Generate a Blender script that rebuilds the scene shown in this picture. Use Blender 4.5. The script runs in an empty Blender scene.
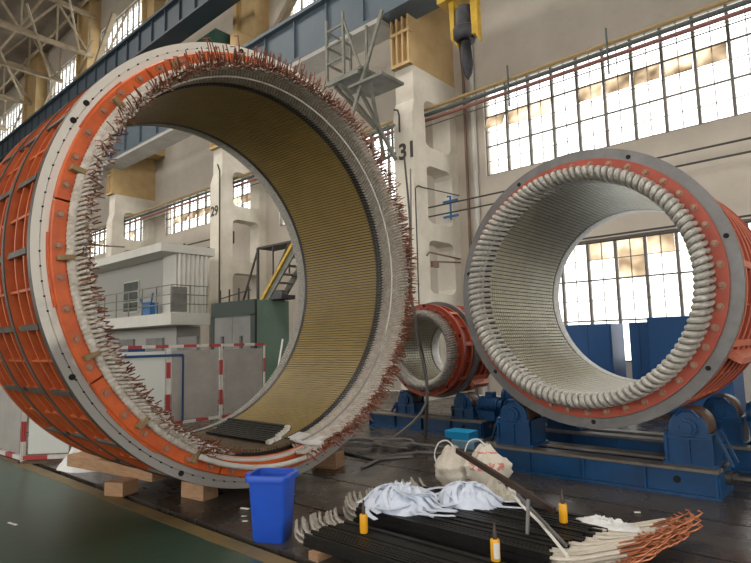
import bpy, bmesh, math, random
from mathutils import Vector, Matrix, noise
PI = math.pi
R = math.radians
rnd = random.Random(7)
scene = bpy.context.scene
COL = scene.collection

# ------------------------------------------------------------------ camera
cam_d = bpy.data.cameras.new('camera')
cam = bpy.data.objects.new('camera', cam_d)
COL.objects.link(cam)
scene.camera = cam
cam_d.sensor_fit = 'HORIZONTAL'
cam_d.sensor_width = 36.0
cam_d.lens = 560.0 / 751.0 * 36.0
cam_d.clip_end = 300


def place_camera():
    p, r = R(6.1), R(1.4)
    a = math.atan(636.0 / math.hypot(560, 560 * math.tan(p)))
    fw = Vector((-math.cos(a) * math.cos(p), math.sin(a) * math.cos(p), math.sin(p)))
    rt = fw.cross(Vector((0, 0, 1))).normalized()
    up = rt.cross(fw)
    rt2 = rt * math.cos(r) - up * math.sin(r)
    up2 = up * math.cos(r) + rt * math.sin(r)
    m = Matrix((rt2, up2, -fw)).transposed().to_4x4()
    m.translation = Vector((0, 0, 1.6))
    cam.matrix_world = m


place_camera()

# ------------------------------------------------------------------ light and exposure
world = bpy.data.worlds.new('overcast_sky')
scene.world = world
world.use_nodes = True
wbg = world.node_tree.nodes['Background']
wbg.inputs['Color'].default_value = (1.0, 0.97, 0.93, 1)
wbg.inputs['Strength'].default_value = 3.2


def area(name, loc, rot, sx, sy, power, col=(1, 1, 1)):
    d = bpy.data.lights.new(name, 'AREA')
    d.shape = 'RECTANGLE'
    d.size, d.size_y, d.energy, d.color = sx, sy, power, col
    o = bpy.data.objects.new(name, d)
    o.location = loc
    o.rotation_euler = rot
    COL.objects.link(o)
    return o


area('overhead_fill', (-6, 3, 20), (0, 0, 0), 14, 5, 1500, (1, 0.95, 0.88))  # invented area light under the closed roof, added as fill from above
area('overhead_fill', (-26, 3, 20), (0, 0, 0), 14, 5, 1500, (1, 0.95, 0.88))  # second added fill light, further down the hall
vs = scene.view_settings
vs.view_transform = 'Standard'
vs.look = 'None'
vs.gamma = 1
vs.use_curve_mapping = False
vs.exposure = 0.38


# ------------------------------------------------------------------ materials
def mat(name, c, rough=0.6, metal=0.0, c2=None, scale=3.0, bump=0.0, bscale=None, amt=0.5, spec=0.5, detail=6, stretch=None):
    m = bpy.data.materials.new(name)
    m.use_nodes = True
    nt = m.node_tree
    b = nt.nodes['Principled BSDF']
    b.inputs['Base Color'].default_value = (*c, 1)
    b.inputs['Roughness'].default_value = rough
    b.inputs['Metallic'].default_value = metal
    b.inputs['Specular IOR Level'].default_value = spec
    tc = nt.nodes.new('ShaderNodeTexCoord')
    src = tc.outputs['Object']
    if stretch:
        mp = nt.nodes.new('ShaderNodeMapping')
        mp.inputs['Scale'].default_value = stretch
        nt.links.new(src, mp.inputs['Vector'])
        src = mp.outputs['Vector']
    if c2:
        n = nt.nodes.new('ShaderNodeTexNoise')
        n.inputs['Scale'].default_value = scale
        n.inputs['Detail'].default_value = detail
        n.inputs['Roughness'].default_value = 0.65
        nt.links.new(src, n.inputs['Vector'])
        rp = nt.nodes.new('ShaderNodeValToRGB')
        rp.color_ramp.elements[0].position = 0.5 - amt / 2 * 0.6
        rp.color_ramp.elements[1].position = 0.5 + amt / 2 * 0.6
        rp.color_ramp.elements[0].color = (*c, 1)
        rp.color_ramp.elements[1].color = (*c2, 1)
        nt.links.new(n.outputs['Fac'], rp.inputs['Fac'])
        nt.links.new(rp.outputs['Color'], b.inputs['Base Color'])
    if bump:
        n2 = nt.nodes.new('ShaderNodeTexNoise')
        n2.inputs['Scale'].default_value = bscale or scale * 4
        n2.inputs['Detail'].default_value = 5
        nt.links.new(src, n2.inputs['Vector'])
        bp = nt.nodes.new('ShaderNodeBump')
        bp.inputs['Strength'].default_value = bump
        bp.inputs['Distance'].default_value = 0.02
        nt.links.new(n2.outputs['Fac'], bp.inputs['Height'])
        nt.links.new(bp.outputs['Normal'], b.inputs['Normal'])
    return m


M = {}
M['orange'] = mat('orange_paint', (0.66, 0.125, 0.022), 0.45, 0, (0.50, 0.085, 0.018), 5, 0.1, 30)
M['orange_dust'] = mat('dusty_orange_paint', (0.48, 0.10, 0.028), 0.55, 0, (0.36, 0.085, 0.03), 4, 0.1, 30)
M['orange_frame'] = mat('orange_frame_paint', (0.56, 0.125, 0.028), 0.5, 0, (0.40, 0.08, 0.02), 3, 0.1, 20)
M['red'] = mat('red_oxide_paint', (0.42, 0.075, 0.035), 0.5, 0, (0.33, 0.055, 0.028), 4, 0.1, 30)
M['red_edge'] = mat('salmon_edge_paint', (0.62, 0.19, 0.11), 0.5)
M['white_flange'] = mat('chalky_white_flange', (0.66, 0.63, 0.56), 0.55, 0, (0.52, 0.49, 0.43), 6, 0.1, 40)
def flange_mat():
    m = mat('white_and_grey_flange', (0.66, 0.63, 0.56), 0.55)  # white above, blending through noise to grey towards the bottom
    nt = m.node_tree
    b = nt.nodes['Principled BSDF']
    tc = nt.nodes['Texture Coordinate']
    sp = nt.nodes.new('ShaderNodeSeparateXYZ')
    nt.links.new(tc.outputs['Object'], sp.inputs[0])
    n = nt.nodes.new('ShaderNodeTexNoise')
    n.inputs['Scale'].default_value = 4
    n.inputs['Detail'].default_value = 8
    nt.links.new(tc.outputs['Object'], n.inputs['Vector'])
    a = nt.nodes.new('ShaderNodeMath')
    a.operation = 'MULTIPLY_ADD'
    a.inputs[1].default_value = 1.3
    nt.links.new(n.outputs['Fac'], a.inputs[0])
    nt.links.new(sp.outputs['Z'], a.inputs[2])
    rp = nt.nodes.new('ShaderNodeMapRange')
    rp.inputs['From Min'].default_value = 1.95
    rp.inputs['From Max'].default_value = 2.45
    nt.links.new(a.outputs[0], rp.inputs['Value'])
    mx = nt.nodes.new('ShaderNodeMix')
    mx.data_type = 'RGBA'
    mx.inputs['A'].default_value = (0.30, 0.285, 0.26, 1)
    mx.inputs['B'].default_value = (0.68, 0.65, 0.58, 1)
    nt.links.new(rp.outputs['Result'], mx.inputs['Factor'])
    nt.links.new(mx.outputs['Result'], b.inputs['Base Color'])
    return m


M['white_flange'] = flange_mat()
M['grey_flange'] = mat('grey_machined_flange', (0.20, 0.195, 0.19), 0.45, 0.3, (0.15, 0.145, 0.14), 6)
M['dark_steel'] = mat('dark_steel', (0.06, 0.055, 0.05), 0.5, 0.5, (0.11, 0.10, 0.09), 5)
M['hole'] = mat('dark_hole', (0.008, 0.007, 0.006), 0.9)
M['tan_bar'] = mat('grey_brown_capping', (0.16, 0.125, 0.09), 0.6, 0, (0.24, 0.19, 0.14), 6)
M['cap_and_shadow'] = mat('dark_capping_and_shadow_line', (0.05, 0.04, 0.03), 0.6, 0, (0.10, 0.08, 0.058), 6)  # capping bars, and the shadow line painted on the thick ribs
M['bolt_orange'] = mat('worn_orange_bolt', (0.50, 0.11, 0.03), 0.45, 0.1, (0.36, 0.12, 0.06), 14)
M['wedge_wood'] = mat('yellow_brown_block', (0.30, 0.20, 0.085), 0.6, 0, (0.22, 0.15, 0.07), 9)
M['dusk_tape'] = mat('dusty_brown_tape', (0.27, 0.25, 0.21), 0.7)
M['dark_bolt'] = mat('dirty_bolt_steel', (0.30, 0.13, 0.08), 0.5, 0.2, (0.40, 0.25, 0.17), 12)
M['tape'] = mat('white_glass_tape', (0.62, 0.57, 0.50), 0.7, 0, (0.42, 0.36, 0.30), 14, 0.3, 90)
M['tape_b'] = mat('grey_glass_tape', (0.44, 0.41, 0.36), 0.6, 0, (0.30, 0.27, 0.22), 14, 0.3, 90)
M['silver_tape'] = mat('silvery_glass_tape', (0.52, 0.50, 0.45), 0.42, 0.15, (0.34, 0.32, 0.28), 18, 0.2, 80)
M['copper'] = mat('dull_copper', (0.36, 0.145, 0.085), 0.45, 0.5, (0.15, 0.05, 0.03), 11)
M['copper_b'] = mat('bright_copper', (0.46, 0.18, 0.09), 0.35, 0.85, (0.30, 0.10, 0.05), 12)
M['gold'] = mat('gold_slot_wedge', (0.385, 0.27, 0.085), 0.5, 0, (0.285, 0.20, 0.065), 3, 0, None, 0.8)
M['slot'] = mat('dark_slot_gap', (0.05, 0.035, 0.018), 0.7)
M['finger'] = mat('dark_core_finger', (0.045, 0.043, 0.042), 0.5, 0.3)
M['lam'] = mat('brown_lamination', (0.22, 0.155, 0.085), 0.55, 0.1, (0.15, 0.105, 0.06), 8)
M['silver'] = mat('silvery_bore', (0.50, 0.46, 0.33), 0.36, 0.3, (0.40, 0.37, 0.27), 4)
M['silver_gap'] = mat('bore_gap', (0.12, 0.11, 0.085), 0.6)
M['blue'] = mat('blue_machine_paint', (0.005, 0.062, 0.175), 0.38, 0, (0.004, 0.042, 0.12), 3, 0.1, 20)
M['blue_bin'] = mat('blue_bin_plastic', (0.012, 0.085, 0.55), 0.42, 0, (0.012, 0.07, 0.45), 4)
M['blue_cab'] = mat('blue_cabinet_paint', (0.007, 0.07, 0.215), 0.5, 0, (0.006, 0.058, 0.175), 1)
M['dirt_top'] = mat('greasy_grey_top', (0.10, 0.085, 0.07), 0.5, 0, (0.17, 0.15, 0.12), 4)
M['rust'] = mat('rusty_wheel_tread', (0.085, 0.05, 0.036), 0.5, 0.3, (0.13, 0.08, 0.055), 5)
M['wood'] = mat('raw_timber', (0.42, 0.25, 0.13), 0.8, 0, (0.28, 0.16, 0.085), 4, 0.4, 12, stretch=(2, 12, 12))
M['black'] = mat('black_bar_insulation', (0.008, 0.008, 0.008), 0.42, 0, (0.016, 0.015, 0.013), 20, spec=0.2)
M['cotton'] = mat('pale_blue_cloth', (0.66, 0.71, 0.80), 0.9, 0, (0.54, 0.60, 0.72), 9)
M['film'] = mat('white_plastic_film', (0.70, 0.70, 0.69), 0.45, 0, (0.58, 0.58, 0.57), 9)
M['yellow'] = mat('yellow_plastic', (0.85, 0.42, 0.02), 0.4)
M['yellow_paint'] = mat('yellow_steel_paint', (0.62, 0.40, 0.03), 0.5, 0, (0.45, 0.27, 0.03), 5)
M['nozzle'] = mat('brown_black_nozzle', (0.05, 0.03, 0.022), 0.4)
M['hook_black'] = mat('black_hoist_steel', (0.02, 0.02, 0.024), 0.5, 0.3, (0.06, 0.06, 0.065), 5)
M['ochre'] = mat('ochre_wall_paint', (0.56, 0.40, 0.20), 0.8, 0, (0.46, 0.31, 0.14), 1.2, 0.2, 10)
M['concrete'] = mat('whitewashed_concrete', (0.72, 0.675, 0.58), 0.85, 0, (0.60, 0.55, 0.46), 1.3, 0.3, 8)
M['concrete_d'] = mat('grey_concrete', (0.40, 0.38, 0.35), 0.85, 0, (0.32, 0.30, 0.27), 1.3, 0.3, 8)
M['wall'] = mat('old_plaster_wall', (0.56, 0.505, 0.43), 0.9, 0, (0.44, 0.39, 0.325), 0.9, 0.7, 4, 0.9)
M['girder'] = mat('blue_grey_girder', (0.085, 0.115, 0.14), 0.55, 0, (0.06, 0.08, 0.098), 0.8, 0, None, 0.9)
M['girder_dk'] = mat('dark_blue_girder', (0.034, 0.05, 0.066), 0.55, 0, (0.026, 0.038, 0.05), 0.8)
M['steel_grey'] = mat('grey_green_steel', (0.21, 0.21, 0.175), 0.6, 0, (0.13, 0.13, 0.11), 3)
M['truss'] = mat('cream_truss_steel', (0.40, 0.32, 0.22), 0.7, 0, (0.28, 0.22, 0.14), 2)
M['roof'] = mat('brown_roof_deck', (0.20, 0.16, 0.12), 0.9, 0, (0.14, 0.11, 0.08), 1)
M['mullion'] = mat('grey_window_bar', (0.16, 0.145, 0.125), 0.7)
M['pipe_y'] = mat('ochre_pipe', (0.32, 0.22, 0.09), 0.6)
M['pipe_d'] = mat('dark_green_pipe', (0.07, 0.08, 0.075), 0.6)
M['pipe_r'] = mat('red_brown_pipe', (0.22, 0.09, 0.07), 0.6)
M['pipe_b'] = mat('brown_pipe', (0.16, 0.10, 0.07), 0.6)
M['cable'] = mat('dark_cable', (0.05, 0.045, 0.04), 0.6)
M['hose'] = mat('grey_hose', (0.17, 0.16, 0.15), 0.5)
M['green_cont'] = mat('teal_green_paint', (0.15, 0.235, 0.185), 0.6, 0, (0.11, 0.18, 0.145), 1)
M['green_dk'] = mat('dark_green_paint', (0.022, 0.035, 0.028), 0.6)
M['door_grey'] = mat('grey_door_paint', (0.20, 0.20, 0.185), 0.6, 0, (0.15, 0.15, 0.14), 1.5)
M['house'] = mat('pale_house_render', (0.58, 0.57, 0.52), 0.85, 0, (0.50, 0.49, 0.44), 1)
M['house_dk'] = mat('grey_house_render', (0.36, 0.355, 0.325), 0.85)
M['glass_dk'] = mat('dark_window_glass', (0.03, 0.05, 0.05), 0.1)
M['frame_white'] = mat('white_fence_paint', (0.62, 0.60, 0.55), 0.5, 0, (0.5, 0.48, 0.44), 6)
M['frame_red'] = mat('red_fence_paint', (0.36, 0.035, 0.035), 0.5)
M['panel_grey'] = mat('grey_fence_panel', (0.34, 0.32, 0.29), 0.6, 0, (0.27, 0.25, 0.23), 2)
M['panel_white'] = mat('white_fence_panel', (0.58, 0.60, 0.56), 0.6)
M['cyan'] = mat('cyan_plastic', (0.01, 0.28, 0.55), 0.4)
M['clear_blue'] = mat('pale_blue_plastic', (0.16, 0.28, 0.36), 0.3)
M['stain_red'] = mat('faded_red_print', (0.60, 0.12, 0.10), 0.8)
M['sack'] = mat('woven_sack', (0.62, 0.57, 0.48), 0.8, 0, (0.50, 0.45, 0.37), 8, 0.3, 60)
M['paper'] = mat('paper_scrap', (0.7, 0.68, 0.62), 0.8)
M['ink'] = mat('black_stencil_paint', (0.07, 0.055, 0.05), 0.8)
M['blue_valve'] = mat('blue_valve_paint', (0.02, 0.12, 0.3), 0.5)
M['green_box'] = mat('dark_green_box', (0.02, 0.075, 0.05), 0.6)
M['sash'] = None


def glass_mat(name, tint, fac, rough=0.05):
    m = bpy.data.materials.new(name)
    m.use_nodes = True
    nt = m.node_tree
    for n in list(nt.nodes):
        if n.type != 'OUTPUT_MATERIAL':
            nt.nodes.remove(n)
    out = nt.nodes['Material Output']
    tr = nt.nodes.new('ShaderNodeBsdfTransparent')
    tr.inputs['Color'].default_value = (*tint, 1)
    gl = nt.nodes.new('ShaderNodeBsdfGlossy')
    gl.inputs['Roughness'].default_value = rough
    mx = nt.nodes.new('ShaderNodeMixShader')
    mx.inputs['Fac'].default_value = fac
    nt.links.new(tr.outputs[0], mx.inputs[1])
    nt.links.new(gl.outputs[0], mx.inputs[2])
    nt.links.new(mx.outputs[0], out.inputs['Surface'])
    return m


M['glass'] = glass_mat('window_glass', (0.95, 0.97, 0.97), 0.06)


def sash_mat():
    m = bpy.data.materials.new('dusty_brown_pane')
    m.use_nodes = True
    nt = m.node_tree
    for n in list(nt.nodes):
        if n.type != 'OUTPUT_MATERIAL':
            nt.nodes.remove(n)
    out = nt.nodes['Material Output']
    tr = nt.nodes.new('ShaderNodeBsdfTransparent')
    tl = nt.nodes.new('ShaderNodeBsdfTranslucent')
    n = nt.nodes.new('ShaderNodeTexNoise')
    n.inputs['Scale'].default_value = 1.6
    rp = nt.nodes.new('ShaderNodeValToRGB')
    rp.color_ramp.elements[0].color = (0.30, 0.25, 0.19, 1)
    rp.color_ramp.elements[1].color = (0.74, 0.66, 0.55, 1)
    rp.color_ramp.elements[0].position = 0.35
    rp.color_ramp.elements[1].position = 0.65
    tc = nt.nodes.new('ShaderNodeTexCoord')
    nt.links.new(tc.outputs['Object'], n.inputs['Vector'])
    nt.links.new(n.outputs['Fac'], rp.inputs['Fac'])
    nt.links.new(rp.outputs['Color'], tr.inputs['Color'])
    nt.links.new(rp.outputs['Color'], tl.inputs['Color'])
    mx = nt.nodes.new('ShaderNodeMixShader')
    mx.inputs['Fac'].default_value = 0.45
    nt.links.new(tr.outputs[0], mx.inputs[1])
    nt.links.new(tl.outputs[0], mx.inputs[2])
    nt.links.new(mx.outputs[0], out.inputs['Surface'])
    return m


M['sash'] = sash_mat()


def floor_mat():
    m = mat('worn_dark_steel_floor', (0.030, 0.026, 0.023), 0.3, 0.0, (0.070, 0.058, 0.047), 1.1, 0.12, 6, 0.9)
    nt = m.node_tree
    b = nt.nodes['Principled BSDF']
    n = nt.nodes.new('ShaderNodeTexNoise')
    n.inputs['Scale'].default_value = 2.2
    n.inputs['Detail'].default_value = 8
    tc = nt.nodes['Texture Coordinate']
    mr = nt.nodes.new('ShaderNodeMapRange')
    mr.inputs['From Min'].default_value = 0.3
    mr.inputs['From Max'].default_value = 0.7
    mr.inputs['To Min'].default_value = 0.12
    mr.inputs['To Max'].default_value = 0.45
    nt.links.new(tc.outputs['Object'], n.inputs['Vector'])
    nt.links.new(n.outputs['Fac'], mr.inputs['Value'])
    nt.links.new(mr.outputs['Result'], b.inputs['Roughness'])
    return m


M['floor'] = floor_mat()
M['floor_green'] = mat('worn_green_floor_paint', (0.012, 0.052, 0.030), 0.32, 0, (0.034, 0.058, 0.042), 0.9, 0.1, 8, 0.9)
M['floor_yellow'] = mat('worn_yellow_line_paint', (0.20, 0.13, 0.03), 0.6, 0, (0.07, 0.06, 0.04), 3, 0, None, 0.9)


# ------------------------------------------------------------------ mesh helpers
def smooth_pts(pts, k=5):
    pts = [Vector(p) for p in pts]
    o = []
    for i in range(len(pts) - 1):
        p0, a, c, p3 = pts[max(i - 1, 0)], pts[i], pts[i + 1], pts[min(i + 2, len(pts) - 1)]
        for q in range(k):
            t = q / k
            o.append(.5 * ((2 * a) + (c - p0) * t + (2 * p0 - 5 * a + 4 * c - p3) * t * t + (3 * a - p0 - 3 * c + p3) * t ** 3))
    return o + [pts[-1]]


class MB:
    def __init__(s):
        s.v, s.f, s.m = [], [], []

    def add(s, vs_, fs, mi=0):
        o = len(s.v)
        s.v.extend(Vector(x) for x in vs_)
        for f in fs:
            s.f.append([o + i for i in f])
            s.m.append(mi)
        return s

    def hexa(s, p, mi=0):
        return s.add(p, [(0, 3, 2, 1), (4, 5, 6, 7), (0, 1, 5, 4), (1, 2, 6, 5), (2, 3, 7, 6), (3, 0, 4, 7)], mi)

    def box(s, x0, x1, y0, y1, z0, z1, mi=0):
        return s.hexa([(x0, y0, z0), (x1, y0, z0), (x1, y1, z0), (x0, y1, z0), (x0, y0, z1), (x1, y0, z1), (x1, y1, z1), (x0, y1, z1)], mi)

    def bar(s, p, q, w, h, up=(0, 0, 1), mi=0):
        p, q, up = Vector(p), Vector(q), Vector(up)
        d = (q - p).normalized()
        if abs(d.dot(up)) > 0.98:
            up = Vector((1, 0, 0))
        x = d.cross(up).normalized() * w / 2
        y = x.cross(d).normalized() * h / 2
        return s.hexa([p - x - y, p + x - y, p + x + y, p - x + y, q - x - y, q + x - y, q + x + y, q - x + y], mi)

    def tube(s, pts, r, n=6, mi=0, closed=False, caps=True):
        pts = [Vector(p) for p in pts]
        k = len(pts)
        rs = r if isinstance(r, (list, tuple)) else [r] * k
        o = len(s.v)
        prev = None
        for i, p in enumerate(pts):
            if closed:
                d = pts[(i + 1) % k] - pts[i - 1]
            else:
                d = pts[min(i + 1, k - 1)] - pts[max(i - 1, 0)]
            d.normalize()
            if prev is None:
                a = Vector((0, 0, 1)) if abs(d.z) < 0.9 else Vector((1, 0, 0))
                x = d.cross(a).normalized()
            else:
                x = (prev - d * prev.dot(d)).normalized()
            prev = x
            y = d.cross(x)
            for j in range(n):
                t = 2 * PI * j / n
                s.v.append(p + (x * math.cos(t) + y * math.sin(t)) * rs[i])
        for i in range(k if closed else k - 1):
            i2 = (i + 1) % k
            for j in range(n):
                j2 = (j + 1) % n
                s.f.append([o + i * n + j, o + i * n + j2, o + i2 * n + j2, o + i2 * n + j])
                s.m.append(mi)
        if caps and not closed:
            s.f.append([o + j for j in range(n)][::-1])
            s.m.append(mi)
            s.f.append([o + (k - 1) * n + j for j in range(n)])
            s.m.append(mi)
        return s

    def cyl(s, p, q, r, n=16, mi=0, r2=None):
        return s.tube([p, q], [r, r if r2 is None else r2], n, mi)

    def prism(s, poly, ext, mi=0):
        ext = Vector(ext)
        n = len(poly)
        a = [Vector(p) for p in poly]
        vs_ = a + [p + ext for p in a]
        fs = [list(range(n))[::-1], list(range(n, 2 * n))]
        for i in range(n):
            j = (i + 1) % n
            fs.append([i, j, n + j, n + i])
        return s.add(vs_, fs, mi)

    # ring helpers: rg maps (r, theta, a) to a point
    def lathe(s, rg, prof, n=128, t0=0.0, t1=2 * PI, mi=0):
        full = abs(t1 - t0 - 2 * PI) < 1e-6
        k = len(prof)
        o = len(s.v)
        cnt = n if full else n + 1
        for i in range(cnt):
            t = t0 + (t1 - t0) * i / n
            for r, a in prof:
                s.v.append(rg(r, t, a))
        for i in range(n):
            i2 = (i + 1) % cnt
            for j in range(k):
                j2 = (j + 1) % k
                s.f.append([o + i * k + j, o + i * k + j2, o + i2 * k + j2, o + i2 * k + j])
                s.m.append(mi)
        if not full:
            s.f.append([o + j for j in range(k)])
            s.m.append(mi)
            s.f.append([o + n * k + j for j in range(k)][::-1])
            s.m.append(mi)
        return s

    def annulus(s, rg, r0, r1, a0, a1, n=128, t0=0.0, t1=2 * PI, mi=0):
        return s.lathe(rg, [(r0, a0), (r1, a0), (r1, a1), (r0, a1)], n, t0, t1, mi)

    def rbox(s, rg, r0, r1, t, w, a0, a1, mi=0):
        h0, h1 = w / 2 / r0, w / 2 / r1
        return s.hexa([rg(r0, t - h0, a0), rg(r0, t + h0, a0), rg(r0, t + h0, a1), rg(r0, t - h0, a1),
                       rg(r1, t - h1, a0), rg(r1, t + h1, a0), rg(r1, t + h1, a1), rg(r1, t - h1, a1)], mi)

    def build(s, name, mats, parent=None, smooth=False, loc=None, bevel=0.0):
        if not isinstance(mats, (list, tuple)):
            mats = [mats]
        org = Vector(ORG.get(parent.name, (0, 0, 0))) if parent else Vector(loc or (0, 0, 0))
        me = bpy.data.meshes.new(name)
        me.from_pydata([tuple(v - org) for v in s.v], [], s.f)
        for m in mats:
            me.materials.append(M[m] if isinstance(m, str) else m)
        me.polygons.foreach_set('material_index', s.m)
        bm = bmesh.new()
        bm.from_mesh(me)
        bmesh.ops.recalc_face_normals(bm, faces=bm.faces)
        bm.to_mesh(me)
        bm.free()
        if smooth:
            me.polygons.foreach_set('use_smooth', [True] * len(me.polygons))
            try:
                me.set_sharp_from_angle(angle=R(40))
            except Exception:
                pass
        me.update()
        o = bpy.data.objects.new(name, me)
        COL.objects.link(o)
        if parent:
            o.parent = parent
        else:
            o.location = org
        ORG[o.name] = org
        if bevel:
            b = o.modifiers.new('bevel', 'BEVEL')
            b.width = bevel
            b.segments = 2
            b.limit_method = 'ANGLE'
        return o


ORG = {}


def tag(o, label, cat, group=None, kind=None):
    o['label'] = label
    if cat:
        o['category'] = cat
    if group:
        o['group'] = group
    if kind:
        o['kind'] = kind
    return o


def thing(name, label, cat, loc, group=None, kind=None):
    o = bpy.data.objects.new(name, None)
    COL.objects.link(o)
    o.location = loc
    o.empty_display_size = 0.1
    ORG[o.name] = Vector(loc)
    return tag(o, label, cat, group, kind)


def dup(o, loc, label=None, rz=None):
    def cp(src, par):
        c = src.copy()
        COL.objects.link(c)
        c.parent = par
        for ch in [x for x in COL.objects if x.parent == src]:
            cp(ch, c)
        return c
    r = cp(o, None)
    r.location = loc
    if rz is not None:
        r.rotation_euler = (0, 0, rz)
    if label:
        r['label'] = label
    return r


def structure(mb, name, mats, label=None, **kw):
    o = mb.build(name, mats, **kw)
    o['kind'] = 'structure'
    if label:
        o['label'] = label
    return o


def ring_map(c, n, u, w):
    c, n, u, w = Vector(c), Vector(n), Vector(u), Vector(w)

    def f(r, t, a):
        return c + n * a + (u * math.cos(t) + w * math.sin(t)) * r
    return f


# ================================================================== SETTING
WY = 14.1            # inner face of the window wall
XL, XR = -62.0, 14.0

# --- floor: dark steel plates with grooves, green walkway, yellow line
b = MB()
edges = [2.88, 3.8, 4.72, 5.64, 6.56, 7.48, 8.4, 9.32, 10.24, 11.2, WY]
for i in range(len(edges) - 1):
    b.box(XL, XR, edges[i] + 0.016, edges[i + 1] - 0.016, -0.2, 0.0)
b.box(XL, XR, 2.8, WY, -0.3, -0.06)
structure(b, 'floor', 'floor', 'dark worn steel plate floor with long grooves')
b = MB()
b.box(XL, XR, -14, 2.65, -0.3, 0.004)
structure(b, 'floor_walkway', 'floor_green', 'worn green painted walkway floor')
b = MB()
b.box(XL, XR, 2.65, 2.80, -0.3, 0.006)
structure(b, 'trim_1', 'floor_yellow', 'worn yellow line along the edge of the green walkway')

# --- window wall
WIN = [  # x0, x1, z0, z1
    (-8.07, -0.5, 6.30, 8.98), (-8.07, -0.5, 0.95, 4.02),
    (-17.6, -10.4, 6.30, 8.98),
    (-26.9, -19.55, 7.26, 8.98), (-37.2, -29.1, 7.26, 8.98),
    (-17.0, -10.8, 14.4, 21.9), (-35.6, -29.15, 14.4, 21.9), (-44.6, -39.6, 14.4, 21.9), (-58.0, -49.0, 14.4, 22.4),
]
xs = sorted({XL, XR} | {w[0] for w in WIN} | {w[1] for w in WIN})
zs = sorted({0.0, 25.0} | {w[2] for w in WIN} | {w[3] for w in WIN})
b = MB()
for i in range(len(xs) - 1):
    for j in range(len(zs) - 1):
        cx, cz = (xs[i] + xs[i + 1]) / 2, (zs[j] + zs[j + 1]) / 2
        if any(w[0] < cx < w[1] and w[2] < cz < w[3] for w in WIN):
            continue
        b.box(xs[i], xs[i + 1], WY, WY + 0.35, zs[j], zs[j + 1])
structure(b, 'wall_back', 'wall', 'old plaster wall with rows of steel windows')
b = MB()
b.box(XL - 0.3, XL, -14, WY, 0, 25)
structure(b, 'wall_left', 'wall')
b = MB()
b.box(XL, XR, -14.3, -14, 0, 3.0)  # unseen wall behind the camera, added to cut the sky fill
b.box(XL, XR, -14.3, -14, 10, 25)
for i in range(9):
    b.box(XL + i * 9.4, XL + i * 9.4 + .8, -14.29, -14.01, 3.0, 10)
structure(b, 'wall_front', 'wall')
b = MB()
b.box(XR, XR + .3, -14, WY, 9, 25)  # unseen end wall, added with an opening that lets directional light in
b.box(XR, XR + .3, -14, -6, 0, 9)
b.box(XR, XR + .3, 6, WY, 0, 9)
structure(b, 'wall_right', 'wall')


def window(n, x0, x1, z0, z1, pitch, rows, sashes=(), off=0.0):
    y = WY + 0.12
    fr = MB()
    fr.box(x0, x1, y - .04, y + .04, z0, z0 + .05)
    fr.box(x0, x1, y - .04, y + .04, z1 - .05, z1)
    k = int(round((x1 - x0) / pitch))
    p = (x1 - x0) / k
    for i in range(k + 1):
        x = x0 + i * p
        fr.box(x - .032, x + .032, y - .05, y + .05, z0, z1)
        if i < k:
            fr.box(x + p / 2 - .009, x + p / 2 + .009, y - .015, y + .015, z0, z1)
    h = (z1 - z0) / rows
    for j in range(1, rows):
        t = .02 if j % 2 == 0 else .009
        fr.box(x0, x1, y - t, y + t, z0 + j * h - t, z0 + j * h + t)
    w = structure(fr, 'window_%d' % n, 'mullion')
    skip = {(i, j) for i, j, *_ in sashes}
    gl = MB()
    for i in range(k):
        for j in range(rows):
            if (i, j) in skip:
                continue
            gl.box(x0 + i * p + .03, x0 + (i + 1) * p - .03, y + .02, y + .026, z0 + j * h + .012, z0 + (j + 1) * h - .012)
    gl.build('window_pane', 'glass', w)
    for i, j, tilt in sashes:
        sm = MB()
        zt = z0 + (j + 1) * h
        a, c = x0 + i * p + .05, x0 + (i + 1) * p - .05
        dy, dz = math.sin(tilt) * h, math.cos(tilt) * h
        sm.hexa([(a, y - dy, zt - dz), (c, y - dy, zt - dz), (c, y - dy + .012, zt - dz), (a, y - dy + .012, zt - dz),
                 (a, y, zt), (c, y, zt), (c, y + .012, zt), (a, y + .012, zt)])
        so = sm.build('open_sash', 'sash', w)
        so['label'] = 'dusty brown hinged window sash'
    return w


window(1, *WIN[0], 0.7, 6, [(0, 3, .45), (1, 3, .2), (2, 3, .2), (4, 3, .3), (5, 3, .3), (6, 3, .3), (7, 3, .2), (8, 3, .2)])
window(2, *WIN[1], 0.7, 6, [(5, 5, .0), (5, 4, .0), (6, 5, .0), (4, 5, 0)])
window(3, *WIN[2], 0.7, 6)
window(4, *WIN[3], 0.7, 4, [(i, 1, .3) for i in range(1, 10, 1)])
window(5, *WIN[4], 0.7, 4, [(i, 1, .25) for i in range(1, 11, 2)])
for k_ in range(5, 9):
    window(k_ + 1, *WIN[k_], 0.75, 10)


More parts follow.
